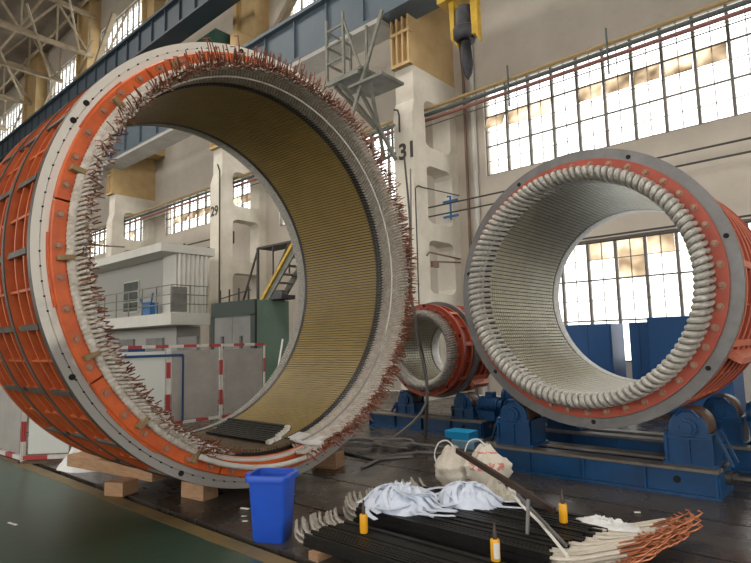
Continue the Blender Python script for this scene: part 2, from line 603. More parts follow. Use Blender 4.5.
# --- columns with two legs
def column(xr, digits, h_ochre=9.3, top=11.05, ochre_face=True):
    x0, x1 = xr - .63, xr
    y0, y1, y2, y3 = 12.0, 12.47, 13.75, 14.1
    b = MB()
    b.box(x0, x1, y0, y1, 0, h_ochre, 0)
    b.box(x0, x1, y2, y3, 0, h_ochre, 0)
    beams = [(0, .35), (2.40, 2.88), (4.38, 4.87), (6.52, 7.06), (8.45, h_ochre)]
    for i, (za, zb) in enumerate(beams):
        b.box(x0 + .04, x1 - .0, y1, y2, za, zb, 0)
        for s, z in ((1, zb), (-1, za)):
            if (i == 0 and s < 0) or (i == len(beams) - 1 and s > 0):
                continue
            c = .17 * s
            b.prism([(x0 + .04, y1, z), (x0 + .04, y1 + .22, z), (x0 + .04, y1 + .07, z + c * .35), (x0 + .04, y1, z + c)], (x1 - x0 - .04, 0, 0), 0)
            b.prism([(x0 + .04, y2, z), (x0 + .04, y2 - .22, z), (x0 + .04, y2 - .07, z + c * .35), (x0 + .04, y2, z + c)], (x1 - x0 - .04, 0, 0), 0)
    # shoulder where the lower leg is wider, then the ochre head
    b.box(x0 - .02, x1 + .02, y0 - .12, y1, 0, 7.9, 0)
    b.prism([(x0 - .02, y0 - .12, 7.9), (x0 - .02, y0, 8.3), (x0 - .02, y0, 7.9)], (.67, 0, 0), 0)
    head = MB()
    head.prism([(x0 + .05, y0, h_ochre), (x0 + .05, y3, h_ochre), (x0 + .05, y3, top + 1.2), (x0 + .05, y2, top + 1.0), (x0 + .05, y0, top)], (.58, 0, 0), 0)
    # ribbed steel bearing box on the front of the head
    for k in range(4):
        xx = x0 - .02 + k * .2
        head.box(xx, xx + .05, y0 - .16, y0, h_ochre, top, 0)
    for z in (h_ochre, h_ochre + .95, top - .08):
        head.box(x0 - .02, x1 + .03, y0 - .17, y0, z, z + .09, 0)
    col = structure(b, 'building_column', 'concrete', 'whitewashed two legged concrete column numbered %s' % digits if digits else 'whitewashed two legged concrete column left of the numbered ones')
    head.build('column_head', 'ochre', col)
    if digits:
        cu = bpy.data.curves.new('painted_number', 'FONT')
        cu.body = digits
        cu.size = .62 if digits == '31' else .52
        cu.extrude = .004
        cu.space_character = 1.0
        cu.offset = 0.018
        cu.materials.append(M['ink'])
        t = bpy.data.objects.new('painted_number', cu)
        COL.objects.link(t)
        t.rotation_euler = (PI / 2, 0, 0)
        t.location = (x0 + (.13 if digits == '31' else .03), y0 - .127, 6.62)
        t.parent = col
    return col


column(-9.04, '31')
column(-18.45, '29')
column(-28.0, None)


def upper_column(xa, xb, z0, z1):
    b = MB()
    b.box(xa, xb, 13.35, WY + .01, z0, z1)
    b.box(xa - .12, xa + .12, 13.15, 13.4, z0, z1)
    b.box(xb - .35, xb + .05, 12.4, 13.5, 12.2, 14.2)
    b.box(xa + .1, xa + .45, 12.9, 13.5, 12.2, 14.6)
    structure(b, 'upper_column', 'ochre', 'ochre painted upper column carrying the crane girder')


upper_column(-19.35, -18.2, 11.5, 24)
upper_column(-27.9, -27.0, 11.5, 24)
upper_column(-36.9, -35.7, 11.5, 24)
upper_column(-47.2, -45.2, 11.5, 24)
upper_column(-9.6, -8.7, 12.0, 24)


# --- crane girders
def girder(name, xa, xb, ya, yb, za, zb, step, mats, label):
    b = MB()
    b.box(xa, xb, ya + .1, yb - .1, za, zb, 0)
    b.box(xa, xb, ya - .08, yb + .08, zb - .1, zb + .02, 0)
    b.box(xa, xb, ya - .05, yb + .05, za - .03, za + .06, 0)
    x = xa
    while x < xb:
        b.box(x, x + .03, ya - .0, ya + .1, za, zb, 0)
        x += step
    b.box(xa, xb, yb - .3, yb - .2, zb, zb + .15, 0)
    return structure(b, name, mats, label)


girder('crane_beam', -60, 3, 11.45, 12.2, 10.78, 12.35, 1.55, 'girder', 'blue grey lower crane runway beam')
girder('crane_beam', -60, 3, 11.15, 11.9, 14.85, 16.1, 1.2, 'girder_dk', 'dark blue upper crane runway beam')
# concrete edge beam behind the lower girder
b = MB()
b.box(-60, -9.75, 11.4, 12.3, 10.60, 10.74)
structure(b, 'beam_ledge', 'concrete_d')

# --- roof and trusses
b = MB()
b.box(XL, XR, -14, WY + .3, 24.2, 24.5)
structure(b, 'ceiling', 'roof')
for xt in (-26.8, -35.5, -40.5, -46, -53):
    b = MB()
    zc, zt = 20.0, 22.6
    b.bar((xt, -3, zc), (xt, 13.6, zc), .26, .22)
    b.bar((xt, -3, zt + .8), (xt, 13.6, zt), .26, .22)
    y, fl = 13.4, 0
    while y > -2:
        b.bar((xt, y, zt if fl else zc), (xt, y - 1.9, zc if fl else zt), .12, .12)
        b.bar((xt, y, zc), (xt, y, zt), .1, .1)
        y -= 1.9
        fl = 1 - fl
    structure(b, 'roof_beam', 'truss', 'cream lattice roof truss')
b = MB()
for y in (13.0, 11.1, 9.2, 7.3, 5.4):
    b.bar((-60, y, 23.4), (-20, y, 23.4), .14, .18)
for xa in (-53, -46, -40.5, -35.5):
    b.bar((xa, 12.8, 20), (xa + 8, 9, 20.1), .1, .1)
    b.bar((xa, 13.2, 17), (xa + 6, 13.2, 20.5), .09, .09)
structure(b, 'roof_beam', 'truss', 'cream purlins and bracing under the roof')
b = MB()
for xa, xb, z0_, z1_ in ((-18.2, -13.5, 12.5, 16.5), (-35.7, -31.5, 17, 21), (-27, -23, 17, 21)):
    b.bar((xa, 13.2, z0_), (xb, 13.2, z1_), .25, .25)
structure(b, 'roof_beam', 'truss', 'ochre diagonal wall brace beside the upper columns')

# ================================================================== WALL SERVICES
def pipe(name, pts, r, m, label, cat, n=8):
    b = MB()
    b.tube(pts, r, n)
    return tag(b.build(name, m, smooth=True, loc=pts[0]), label, cat)


for z, r, m, lab in ((8.25, .05, 'pipe_y', 'ochre pipe, topmost of the three on the window wall'),
                     (8.08, .055, 'pipe_d', 'dark green pipe between the ochre and red ones'),
                     (7.92, .05, 'pipe_r', 'red brown pipe, lowest of the three on the window wall'),
                     (7.74, .015, 'cable', 'thin dark cable strung below the red wall pipe')):
    pipe('wall_pipe' if r > .02 else 'wall_cable', [(-40, 12.75, z), (-20, 12.75, z), (0.5, 12.75, z)], r, m, lab, 'pipe' if r > .02 else 'cable')
b = MB()
for x in (-6.5, -4.0):
    b.bar((x, 12.68, 7.5), (x, 12.68, 8.6), .05, .03)
tag(b.build('pipe_hanger', 'pipe_d', loc=(-6.5, 12.68, 8)), 'dark vertical hanger straps clamping the wall pipes', 'bracket')
pipe('downpipe', [(-8.62, 13.95, 0), (-8.62, 13.95, 9.5), (-8.7, 13.95, 11)], .045, 'pipe_b', 'brown vertical downpipe next to the column with 31', 'pipe')
pipe('downpipe', [(-8.36, 14.0, 0), (-8.36, 14.0, 10.6)], .075, 'house', 'pale vertical pipe on the wall right of the brown one', 'pipe')
for z, lab, s in ((5.54, 'upper of the two dark cables strung along the wall at mid height', 0), (5.26, 'lower of the two dark cables strung along the wall at mid height', .0),
                  (3.95, 'upper dark cable above the lower window', 0), (3.82, 'cable just above the lower window frame', 0)):
    x0 = -9.9 if z > 5 else -8
    pipe('wall_cable', [(x0, 13.4, z), (-6, 13.4, z - s), (0.5, 13.4, z)], .024, 'cable', lab, 'cable')
b = MB()
b.tube([(-9.0, 13.42, 5.75), (-8.9, 13.42, 5.75), (-8.9, 13.42, 5.05)], .03)
b.bar((-9.15, 13.42, 5.6), (-8.65, 13.42, 5.6), .06, .06)
b.bar((-9.15, 13.42, 5.15), (-8.65, 13.42, 5.15), .06, .06)
tag(b.build('cable_bracket', 'blue_valve', loc=(-9, 13.42, 5.4)), 'small blue cable bracket inside the column opening', 'bracket')
b = MB()
b.tube([(-9.0, 12.2, 5.8), (-8.98, 12.0, 5.8), (-8.98, 11.86, 5.7), (-8.98, 11.86, 1.0)], .02)
b.tube([(-9.0, 12.2, 5.8), (-8.9, 13.9, 5.85)], .015)
tag(b.build('conduit', 'cable', loc=(-9, 12, 4)), 'thin conduit running down the pale column leg', 'pipe')
b = MB()
b.tube([(-8.99, 12.3, 3.9), (-8.98, 12.4, 4.0), (-8.95, 13.9, 3.95)], .025)
b.tube([(-9.0, 12.5, 3.75), (-8.95, 13.9, 3.85)], .025)
b.box(-9.02, -8.95, 12.5, 12.8, 3.6, 3.75)
tag(b.build('conduit', 'pipe_b', loc=(-9, 13, 3.9)), 'brown conduits crossing the lowest column opening', 'pipe')
pipe('wall_cable', [(-18.55, 11.85, 8.6), (-18.40, 11.85, 8.3), (-18.38, 11.85, 1.5)], .03, 'cable', 'dark cable hanging down the column with 29', 'cable')
pipe('wall_cable', [(-9.62, 11.84, 8.1), (-9.5, 11.84, 8.05), (-9.45, 11.84, 7.9), (-9.45, 11.84, 7.4)], .025, 'cable', 'dark cable hanging down the column face with 31', 'cable')
b = MB()
b.bar((-25.5, 13.0, 6.1), (-19.2, 13.0, 6.1), .05, .05)
b.bar((-25.5, 13.0, 5.75), (-19.2, 13.0, 5.75), .05, .05)
b.bar((-19.2, 13.0, 5.7), (-19.2, 13.0, 6.2), .08, .08)
b.bar((-23.0, 13.0, 5.7), (-23.0, 13.0, 6.2), .08, .08)
tag(b.build('wall_cable', 'cable', loc=(-24, 13, 6)), 'pair of dark wires on the wall above the office roof', 'cable')

# --- service platform below the girder, left of column 31
pf = thing('service_platform', 'grey steel service platform hanging under the lower crane beam', 'platform', (-10.2, 11.3, 8.5))
b = MB()
b.box(-11.0, -9.7, 11.0, 12.0, 9.15, 9.22)
b.box(-10.2, -9.0, 11.0, 11.9, 8.75, 8.82)
b.build('deck', 'steel_grey', pf)
b = MB()
for x in (-11.0, -10.35):
    for y in (11.0, 11.95):
        b.bar((x, y, 9.15), (x, y, 11.0), .07, .07)
for z in (9.7, 10.2, 10.65):
    b.bar((-11.0, 11.0, z), (-10.35, 11.0, z), .05, .05)
    b.bar((-11.0, 11.0, z), (-11.0, 11.95, z), .05, .05)
b.bar((-10.35, 11.0, 10.8), (-9.75, 11.0, 9.2), .05, .05)
b.build('ladder_cage', 'steel_grey', pf)
b = MB()
b.bar((-11.0, 11.0, 9.1), (-9.8, 11.0, 9.1), .1, .12)
b.bar((-10.7, 11.0, 6.6), (-9.1, 11.2, 10.6), .08, .08)
b.bar((-10.6, 11.0, 9.1), (-10.0, 12.0, 7.8), .08, .08)
b.bar((-10.9, 11.2, 9.1), (-10.3, 12.2, 8.0), .08, .08)
b.bar((-9.9, 11.1, 8.7), (-9.6, 12.2, 6.9), .08, .08)
b.bar((-9.5, 11.1, 8.7), (-10.0, 12.2, 7.0), .08, .08)
b.bar((-11.2, 12.2, 7.9), (-9.6, 12.2, 7.9), .06, .06)
b.bar((-10.8, 12.2, 6.9), (-9.6, 12.2, 7.1), .06, .06)
for i in range(5):
    b.bar((-11.3 + i * .4, 12.2, 7.0), (-11.3 + i * .4, 12.2, 7.9), .05, .05)
b.build('brace', 'steel_grey', pf)

pf.location.x += .20
pf.location.y -= .62
pf.location.z -= .38

# --- hoist
ho = thing('crane_hoist', 'yellow crane hoist block with black tapered hook hanging from above', 'hoist', (-4.86, 8.0, 8.6))
b = MB()
b.prism([(-5.17, 7.9, 8.8), (-5.00, 7.9, 8.8), (-5.02, 7.9, 6.95), (-4.96, 7.9, 6.62), (-5.1, 7.9, 6.8)], (0, .12, 0))
b.prism([(-4.72, 7.9, 8.8), (-4.56, 7.9, 8.8), (-4.55, 7.9, 6.6), (-4.62, 7.9, 6.75), (-4.68, 7.9, 6.75)], (0, .12, 0))
b.box(-5.3, -4.45, 7.8, 8.15, 7.5, 7.62)
b.box(-5.4, -4.3, 7.6, 8.3, 8.3, 8.9)
b.build('yellow_bracket', 'yellow_paint', ho, bevel=.01)
b = MB()
b.lathe(ring_map((-4.86, 8.0, 0), (0, 0, 1), (1, 0, 0), (0, 1, 0)),
        [(.001, 7.35), (.15, 7.33), (.17, 7.2), (.17, 6.98), (.21, 6.95), (.21, 6.78), (.16, 6.72), (.001, 6.7)], 24)
b.build('motor_body', 'hook_black', ho, smooth=True)
b = MB()
b.tube([(-4.86, 8, 6.75), (-4.86, 8, 6.5), (-4.85, 8, 6.3), (-4.84, 8, 6.14), (-4.845, 8, 6.04)], [.085, .10, .105, .075, .02], 14)
b.build('hook_shank', 'hook_black', ho, smooth=True)

# ================================================================== BACKGROUND BUILDINGS
# --- small office with balcony
hs = thing('site_office', 'pale two storey office with balcony seen through the big ring', 'building', (-20, 10.5, 0))
b = MB()
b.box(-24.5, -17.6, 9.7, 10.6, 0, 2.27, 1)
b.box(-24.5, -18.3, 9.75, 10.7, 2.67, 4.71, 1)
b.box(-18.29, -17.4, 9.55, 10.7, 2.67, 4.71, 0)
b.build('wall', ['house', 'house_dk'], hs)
b = MB()
b.box(-24.8, -17.2, 8.9, 10.9, 4.72, 5.0)
b.build('roof', 'house', hs)
b = MB()
b.box(-24.8, -16.5, 8.9, 10.3, 2.28, 2.66)
b.build('balcony_slab', 'house', hs)
b = MB()
for z in (2.95, 3.25, 3.55):
    b.tube([(-24.5, 8.95, z), (-16.55, 8.95, z), (-16.55, 10.25, z)], .018, 5)
for i in range(9):
    b.bar((-24.5 + i * 0.99, 8.95, 2.66), (-24.5 + i * .99, 8.95, 3.55), .03, .03)
for i in range(1, 3):
    b.bar((-16.55, 8.95 + i * .62, 2.66), (-16.55, 8.95 + i * .62, 3.55), .03, .03)
b.build('railing', 'steel_grey', hs)
b = MB()
b.box(-16.75, -16.6, 9.0, 9.5, 2.7, 3.5)
b.build('railing_panel', 'door_grey', hs)
b = MB()
b.box(-21.6, -20.4, 9.69, 9.75, 2.9, 4.1)
wf = b.build('window_frame', 'house', hs)
b = MB()
for i in range(2):
    for j in range(3):
        b.box(-21.55 + i * .58, -21.03 + i * .58, 9.66, 9.70, 2.95 + j * .38, 3.29 + j * .38)
b.build('pane', 'glass_dk', wf)
b = MB()
for i in range(4):
    b.box(-24 + i * 2.2, -22.8 + i * 2.2, 9.62, 9.7, .2, 1.9)
b.build('door_panel', 'door_grey', hs)
b = MB()
b.box(-18.9, -18.3, 9.1, 9.4, 2.66, 3.1)
b.tube([(-19.0, 9.1, 3.3), (-18.9, 9.1, 3.1), (-18.2, 9.1, 3.1), (-18.1, 9.1, 3.4)], .03)
tag(b.build('blue_crate', 'blue_valve', loc=(-18.6, 9.25, 2.66)), 'small blue crate standing on the office balcony', 'crate')
# lamp under the third column
b = MB()
b.lathe(ring_map((-26.0, 9.6, 0), (0, 0, 1), (1, 0, 0), (0, 1, 0)), [(.02, 5.9), (.1, 5.85), (.35, 5.45), (.33, 5.43), (.05, 5.75)], 16)
b.tube([(-26.0, 9.6, 5.85), (-26, 9.7, 6.2), (-26.6, 11.9, 6.4)], .04)
tag(b.build('wall_lamp', 'steel_grey', smooth=True, loc=(-26, 9.6, 5.6)), 'grey dish lamp on a bracket above the office roof', 'lamp')

# corrugated sheet shed wall between office and column 29
b = MB()
n = 60
x0, x1 = -17.3, -17.3
pts = []
for i in range(n + 1):
    y = 9.56 + 1.12 * i / n
    pts.append((-17.25 + .04 * math.sin(i * .7), y))
for i in range(n):
    (xa, ya), (xb, yb) = pts[i], pts[i + 1]
    b.hexa([(xa - .05, ya, 2.66), (xa, ya, 2.66), (xb, yb, 2.66), (xb - .05, yb, 2.66), (xa - .05, ya, 4.7), (xa, ya, 4.7), (xb, yb, 4.7), (xb - .05, yb, 4.7)])
o = b.build('cladding', 'house', hs)

# --- green container
gc = thing('green_container', 'teal green container with grey double doors behind the striped fence', 'container', (-13, 9.6, 0))
b = MB()
b.box(-15.05, -12.86, 9.5, 10.65, 0, 2.85)
b.build('body', 'green_cont', gc, bevel=.02)
b = MB()
b.box(-15.05, -12.86, 9.42, 9.5, 2.42, 2.86)
b.box(-15.05, -14.9, 9.42, 9.5, 0, 2.45)
b.box(-13.06, -12.86, 9.42, 9.5, 0, 2.45)
b.build('door_frame', 'green_dk', gc)
for xa, xb in ((-14.9, -13.98), (-13.96, -13.06)):
    d = MB()
    d.box(xa, xb, 9.44, 9.5, .1, 2.42)
    dd = d.build('door', 'door_grey', gc)
    d = MB()
    d.box(xa + .4, xa + .5, 9.4, 9.44, 1.5, 1.85)
    d.build('handle', 'dark_steel', dd)
b = MB()
b.lathe(ring_map((-12.7, 10.2, 0), (0, 0, 1), (1, 0, 0), (0, 1, 0)), [(.001, 3.15), (.15, 3.12), (.22, 3.0), (.24, 2.86), (.001, 2.86)], 14)
b.box(-12.9, -12.4, 10.0, 10.5, 2.86, 2.98)
tag(b.build('roof_fan', 'hook_black', loc=(-12.9, 10.2, 2.86)), 'black fan unit sitting on the green container', 'fan')

# --- steel stair with yellow stringer
st = thing('steel_stair', 'dark steel stair with yellow handrails rising behind the green container', 'stairs', (-14, 11.3, 0))
b = MB()
b.bar((-15.2, 11.1, 2.3), (-12.6, 11.1, 5.0), .06, .2)
b.bar((-15.2, 11.7, 2.3), (-12.6, 11.7, 5.0), .06, .2)
for i in range(12):
    f = i / 11
    b.box(-15.2 + 2.6 * f - .12, -15.2 + 2.6 * f + .12, 11.1, 11.7, 2.3 + 2.7 * f - .02, 2.3 + 2.7 * f + .02)
b.bar((-15.2, 11.1, 2.3), (-15.2, 11.1, 0), .1, .1)
b.bar((-12.7, 11.1, 4.9), (-12.7, 11.1, 0), .1, .1)
b.build('flight', 'steel_grey', st)
for y in (11.03, 11.2):
    b = MB()
    b.bar((-14.75, y, 2.95), (-12.7, y, 5.1), .05, .10)
    b.build('handrail', 'yellow_paint', st)
b = MB()
b.box(-15.0, -13.3, 11.1, 11.8, 4.72, 4.78)
for x in (-15.0, -14.2, -13.4):
    b.bar((x, 11.12, 3.7), (x, 11.12, 4.75), .04, .04)
b.bar((-15.0, 11.12, 4.75), (-15.0, 11.12, 0), .07, .07)
b.bar((-15.0, 11.12, 4.7), (-15.9, 11.12, 2.9), .05, .05)
b.bar((-13.4, 11.12, 4.7), (-15.2, 11.12, 2.4), .05, .05)
b.build('landing', 'cable', st)
b = MB()
for i in range(3):
    b.bar((-17.0, 11.0, 2.4 + i * .4), (-15.3, 11.05, 2.6 + i * .4), .03, .03)
for i in range(4):
    b.bar((-17.0 + i * .55, 11.0, 0), (-17.0 + i * .55, 11.0, 3.5), .04, .04)
b.build('guard_rail', 'cable', st)

# --- blue cabinets behind the right ring
def cabinet(x0, x1, y0, y1, h, label, legs=False):
    t = thing('blue_cabinet', label, 'cabinet', ((x0 + x1) / 2, y0, 0))
    b = MB()
    b.box(x0, x1, y0, y1, .08, h)
    b.build('body', 'blue_cab', t, bevel=.015)
    b = MB()
    b.box(x0 + .05, x1 - .05, y0 + .05, y1 - .05, 0, .08)
    b.build('plinth', 'dark_steel', t)
    d = MB()
    d.box(x0 + .03, (x0 + x1) / 2 - .005, y0 - .015, y0, .12, h - .05)
    d.box((x0 + x1) / 2 + .005, x1 - .03, y0 - .015, y0, .12, h - .05)
    d.build('door', 'blue_cab', t)
    return t


cabinet(-5.25, -4.25, 12.4, 13.2, 1.86, 'blue steel cabinet left of the gap, under the lower window')
cabinet(-3.82, -3.42, 12.2, 13.2, 1.86, 'narrow blue cabinet right of the gap, half behind the wide one')
cabinet(-3.38, -2.0, 11.9, 13.0, 1.94, 'wide blue cabinet right of the gap, seen through the ring bore')

# --- fence with red and white striped frame
def striped(b, p, q, w, seg, start=0):
    p, q = Vector(p), Vector(q)
    L_ = (q - p).length
    k = max(1, int(round(L_ / seg)))
    for i in range(k):
        b.bar(p.lerp(q, i / k), p.lerp(q, (i + 1) / k), w, w, mi=(i + start) % 2)


def fence_panel(name, p, q, h, pm, label, group=None, base=False):
    p, q = Vector(p), Vector(q)
    sh = (q - p).normalized() * .02
    p, q = p + sh, q - sh
    t = thing(name, label, 'fence', (p + q) / 2, group)
    up = Vector((0, 0, h))
    b = MB()
    striped(b, p + up, q + up, .06, .28)
    striped(b, p + Vector((0, 0, .02)), p + up, .035, .3)
    striped(b, q + Vector((0, 0, .02)), q + up, .035, .3)
    striped(b, p + Vector((0, 0, .08)), q + Vector((0, 0, .08)), .055, .28, 1)
    b.build('striped_frame', ['frame_white', 'frame_red'], t)
    b = MB()
    d = (q - p).normalized() * .06
    b.bar(p + d + Vector((0, 0, h * .5 + .02)), q - d + Vector((0, 0, h * .5 + .02)), .02, h - .22)
    b.build('panel', pm, t)
    if base:
        b = MB()
        b.bar(p + Vector((0, 0, .02)), q + Vector((0, 0, .02)), .09, .04)
        b.build('base_rail', 'rust', t)
    return t


FX = -10.6
fence_panel('fence_panel', (FX, 3.3, 0), (FX, 4.55, 0), 1.6, 'panel_grey', 'grey fence panel with striped frame, left end of the row behind the coils')
fence_panel('fence_panel', (FX, 4.55, 0), (FX, 5.68, 0), 1.6, 'panel_white', 'white fence panel with blue edge strip and striped frame')
fence_panel('fence_panel', (FX, 5.68, 0), (FX, 6.88, 0), 1.6, 'panel_grey', 'grey fence panel between the white panel and the right end panel')
fence_panel('fence_panel', (FX, 6.88, 0), (FX, 8.05, 0), 1.6, 'panel_grey', 'grey fence panel nearest the green container', None)
b = MB()
b.bar((FX + .03, 4.72, .1), (FX + .03, 4.72, 1.42), .02, .05)
b.bar((FX + .03, 5.98, .1), (FX + .03, 5.98, 1.42), .02, .05)
b.bar((FX + .03, 4.72, 1.42), (FX + .03, 5.98, 1.42), .02, .05)
tag(b.build('blue_door_frame', 'blue', loc=(FX, 5.3, 0)), 'thin blue frame standing against the white fence panel', 'frame')
b = MB()
b.box(FX - .7, FX - .3, 5.0, 5.35, 0, 1.62)
tag(b.build('blue_drum', 'blue', loc=(FX - .5, 5.2, 0), bevel=.02), 'blue box top showing just over the white fence panel', 'box')
fence_panel('fence_panel', (-10.9, 2.66, 0), (-9.2, 2.74, 0), 1.15, 'panel_grey', 'grey fence panel at the far left with red base rail', None, True)
fence_panel('fence_panel', (-9.2, 2.74, 0), (-8.7, 3.25, 0), 1.15, 'panel_white', 'white fence corner panel at the far left beside the plastic bag', None, True)
b = MB()
b.bar((-10.2, 7.9, 0), (-11.0, 8.9, 1.7), .04, .05)
b.bar((-10.2, 8.2, 0), (-10.9, 9.1, 1.7), .04, .05)
tag(b.build('prop_brace', 'frame_white', loc=(-10.5, 8.4, 0)), 'pale slanting brace at the right end of the fence', 'brace')

# ================================================================== BIG STATOR (left)
C1 = Vector((-5.0, 3.896, 2.517))
P1 = ring_map(C1, (1, 0, 0), (0, 1, 0), (0, 0, 1))
s1 = thing('stator_ring', 'huge orange stator ring with golden bore and bristling copper leads', 'stator', (-6.0, 3.896, 0.1))
NS = 324
dth = 2 * PI / NS
GAP0, GAP1 = R(247), R(280)


def in_gap(t):
    return GAP0 < (t % (2 * PI)) < GAP1


b = MB()
b.annulus(P1, 2.24, 2.30, -1.95, -.05, 160)
b.build('frame_shell', 'orange_dust', s1, smooth=True)
for i, a in enumerate((-.22, -.44, -.67, -.90, -1.12, -1.34, -1.57, -1.78)):
    b = MB()
    big = i in (2, 5)
    b.annulus(P1, 2.29, 2.425 if big else 2.40, a - (.02 if big else .012), a + (.02 if big else .012), 160)
    rr_ = b.build('ring_rib', 'orange_frame', s1, smooth=True)
    if big:
        b = MB()
        b.annulus(P1, 2.42, 2.432, a - .024, a + .024, 160)  # shadow line along the thick rib, put into the colour as a dark rim
        b.build('rib_edge', 'cap_and_shadow', rr_, smooth=True)
b = MB()
b.annulus(P1, 2.2, 2.42, -1.97, -1.90, 160)
b.build('rear_flange', 'orange_frame', s1, smooth=True)
for k in range(48):
    t = 2 * PI * (k + .35) / 48
    b = MB()
    b.rbox(P1, 2.29, 2.395, t, .022, -1.92, -.05)
    ar = b.build('axial_rib', 'orange_frame', s1)
    if k % 2 == 0:
        b = MB()
        for a0, a1 in ((-.55, -.10), (-1.15, -.66), (-1.88, -1.26)):
            b = MB()
            b.rbox(P1, 2.395, 2.418, t, .05, a0, a1)
            b.build('capping_bar', 'cap_and_shadow', ar)
b = MB()
b.annulus(P1, 2.26, 2.40, -.07, -.012, 200, mi=0)
b.annulus(P1, 2.395, 2.4185, -.07, -.004, 200, mi=1)
b.annulus(P1, 2.352, 2.416, -.012, 0.0, 200, mi=0)
b.annulus(P1, 2.27, 2.345, -.012, .012, 200, mi=0)
for k in range(120):
    t = 2 * PI * k / 120
    if rnd.random() < .8:
        b.cyl(P1(2.349, t, -.01), P1(2.349, t, .0125), .008, 8, 2)
for d in (148.85, 154.0, 209.1, 242.9, 30, 60, 100):
    b.cyl(P1(2.365, R(d), -.01), P1(2.365, R(d), .0135), .026, 14, 2)
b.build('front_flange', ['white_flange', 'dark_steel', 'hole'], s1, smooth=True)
for k in range(9):
    t0, t1 = 2 * PI * k / 9 + .004 + R(12), 2 * PI * (k + 1) / 9 - .004 + R(12)
    b = MB()
    b.lathe(P1, [(2.10, 0), (2.29, 0), (2.29, .06), (2.28, .07), (2.11, .07)], 30, t0, t1)
    b.build('clamping_segment', 'orange', s1, smooth=True)
    b = MB()
    b.annulus(P1, 2.29, 2.306, .008, .04, 12, t0 + .12, t1 - .3)
    b.build('shim_plate', 'orange', s1)
for k in range(54):
    t = 2 * PI * (k + .3) / 54
    b = MB()
    c0 = P1(2.235, t, .068)
    b.cyl(c0, P1(2.235, t, .078), .042, 16)
    b.cyl(P1(2.235, t, .078), P1(2.235, t, .105), .022, 6, 1)
    b.build('bolt', ['bolt_orange', 'dark_bolt'], s1)
for d in (144.9, 164.8, 184.6, 206.5, 226.2, 124.5, 104, 243):
    b = MB()
    b.rbox(P1, 2.12, 2.25, R(d), .045, .075, .15)
    b.build('wedge_block', 'wedge_wood', s1, bevel=.006)

# bore: gold wedges over dark slots
b = MB()
prof_r = 2.03
b.annulus(P1, 2.06, 2.24, -1.72, -.22, NS, mi=1)
for k in range(NS):
    t = k * dth
    if in_gap(t):
        b.rbox(P1, 2.035, 2.07, t, .020, -1.70, -.05, 2)
        continue
    b.rbox(P1, 2.034, 2.07, t, .0255, -1.71, -.23, 0)
b.build('core_bore', ['gold', 'slot', 'lam'], s1)
b = MB()
b.annulus(P1, 2.048, 2.24, -.22, -.16, NS)
for k in range(NS):
    if not in_gap(k * dth):
        b.rbox(P1, 2.028, 2.06, k * dth, .018, -.23, -.14)
b.build('front_core_finger', 'finger', s1)
b = MB()
b.annulus(P1, 2.03, 2.24, -1.76, -1.71, NS)
b.build('rear_core_finger', 'finger', s1)
b = MB()
for k in range(NS):
    t = k * dth
    b.tube([P1(2.05, t, -1.74), P1(2.05, t + R(2), -1.86), P1(2.07, t + R(3), -1.97)], .013, 5)
    b.tube([P1(2.11, t, -1.74), P1(2.12, t - R(2), -1.86), P1(2.14, t - R(3), -1.97)], .014, 5)
o = b.build('rear_end_winding', 'silver_tape', s1, smooth=True)
b = MB()
b.annulus(P1, 2.085, 2.22, -1.99, -1.78, 120)
b.build('rear_support_ring', 'tape_b', s1, smooth=True)

# end winding at the front
def coil_bars(b, t):
    j = lambda s: rnd.uniform(-s, s)
    e = .30 + j(.025)
    b.tube([P1(2.05, t, -.20), P1(2.052, t, -.10), P1(2.062, t + R(2.0), .02), P1(2.078, t + R(3.9), .14), P1(2.08, t + R(4.1), .18), P1(2.068 + j(.010), t + R(4.1) + j(.003), e)],
           [.0125, .0125, .0135, .0140, .0145, .0125], 6, 0)
    e = .31 + j(.03)
    b.tube([P1(2.10, t, -.10), P1(2.115, t - R(1.2), .0), P1(2.125, t - R(3.7), .13), P1(2.122, t - R(4.0), .17), P1(2.108 + j(.012), t - R(4.0) + j(.003), e)],
           [.0125, .0135, .0140, .0145, .012], 6, 0)


def lead(b, t, q):
    tt = t + (R(4.1) if q < 2 else -R(4.0)) + rnd.uniform(-.004, .004)
    r0 = (2.068 if q < 2 else 2.108) + rnd.uniform(-.012, .012)
    ln = rnd.uniform(.05, .16)
    up = max(0, math.sin(t - R(20)))
    lowr = max(0, math.cos(t + R(35)))
    side = max(0, -math.cos(t))
    ln *= 1 - .25 * side
    rr = rnd.uniform(-.06, .04 - .04 * side) + rnd.uniform(0, .10) * lowr + (rnd.uniform(.05, .20) * up if rnd.random() < .6 else 0)
    tw = rnd.uniform(-.015, .015) + .05 * max(0, rr)
    a0 = .265
    pts = [P1(r0, tt, a0), P1(r0 + rr * .25, tt + tw * .3, a0 + ln * .5), P1(r0 + rr, tt + tw, a0 + ln)]
    if rnd.random() < .10:
        pts += [P1(r0 + rr + .03, tt + tw * 1.2, a0 + ln + .01), P1(r0 + rr + .05, tt + tw * 1.3, a0 + ln - .05)]
    b.tube(pts, .0056, 5, 0)


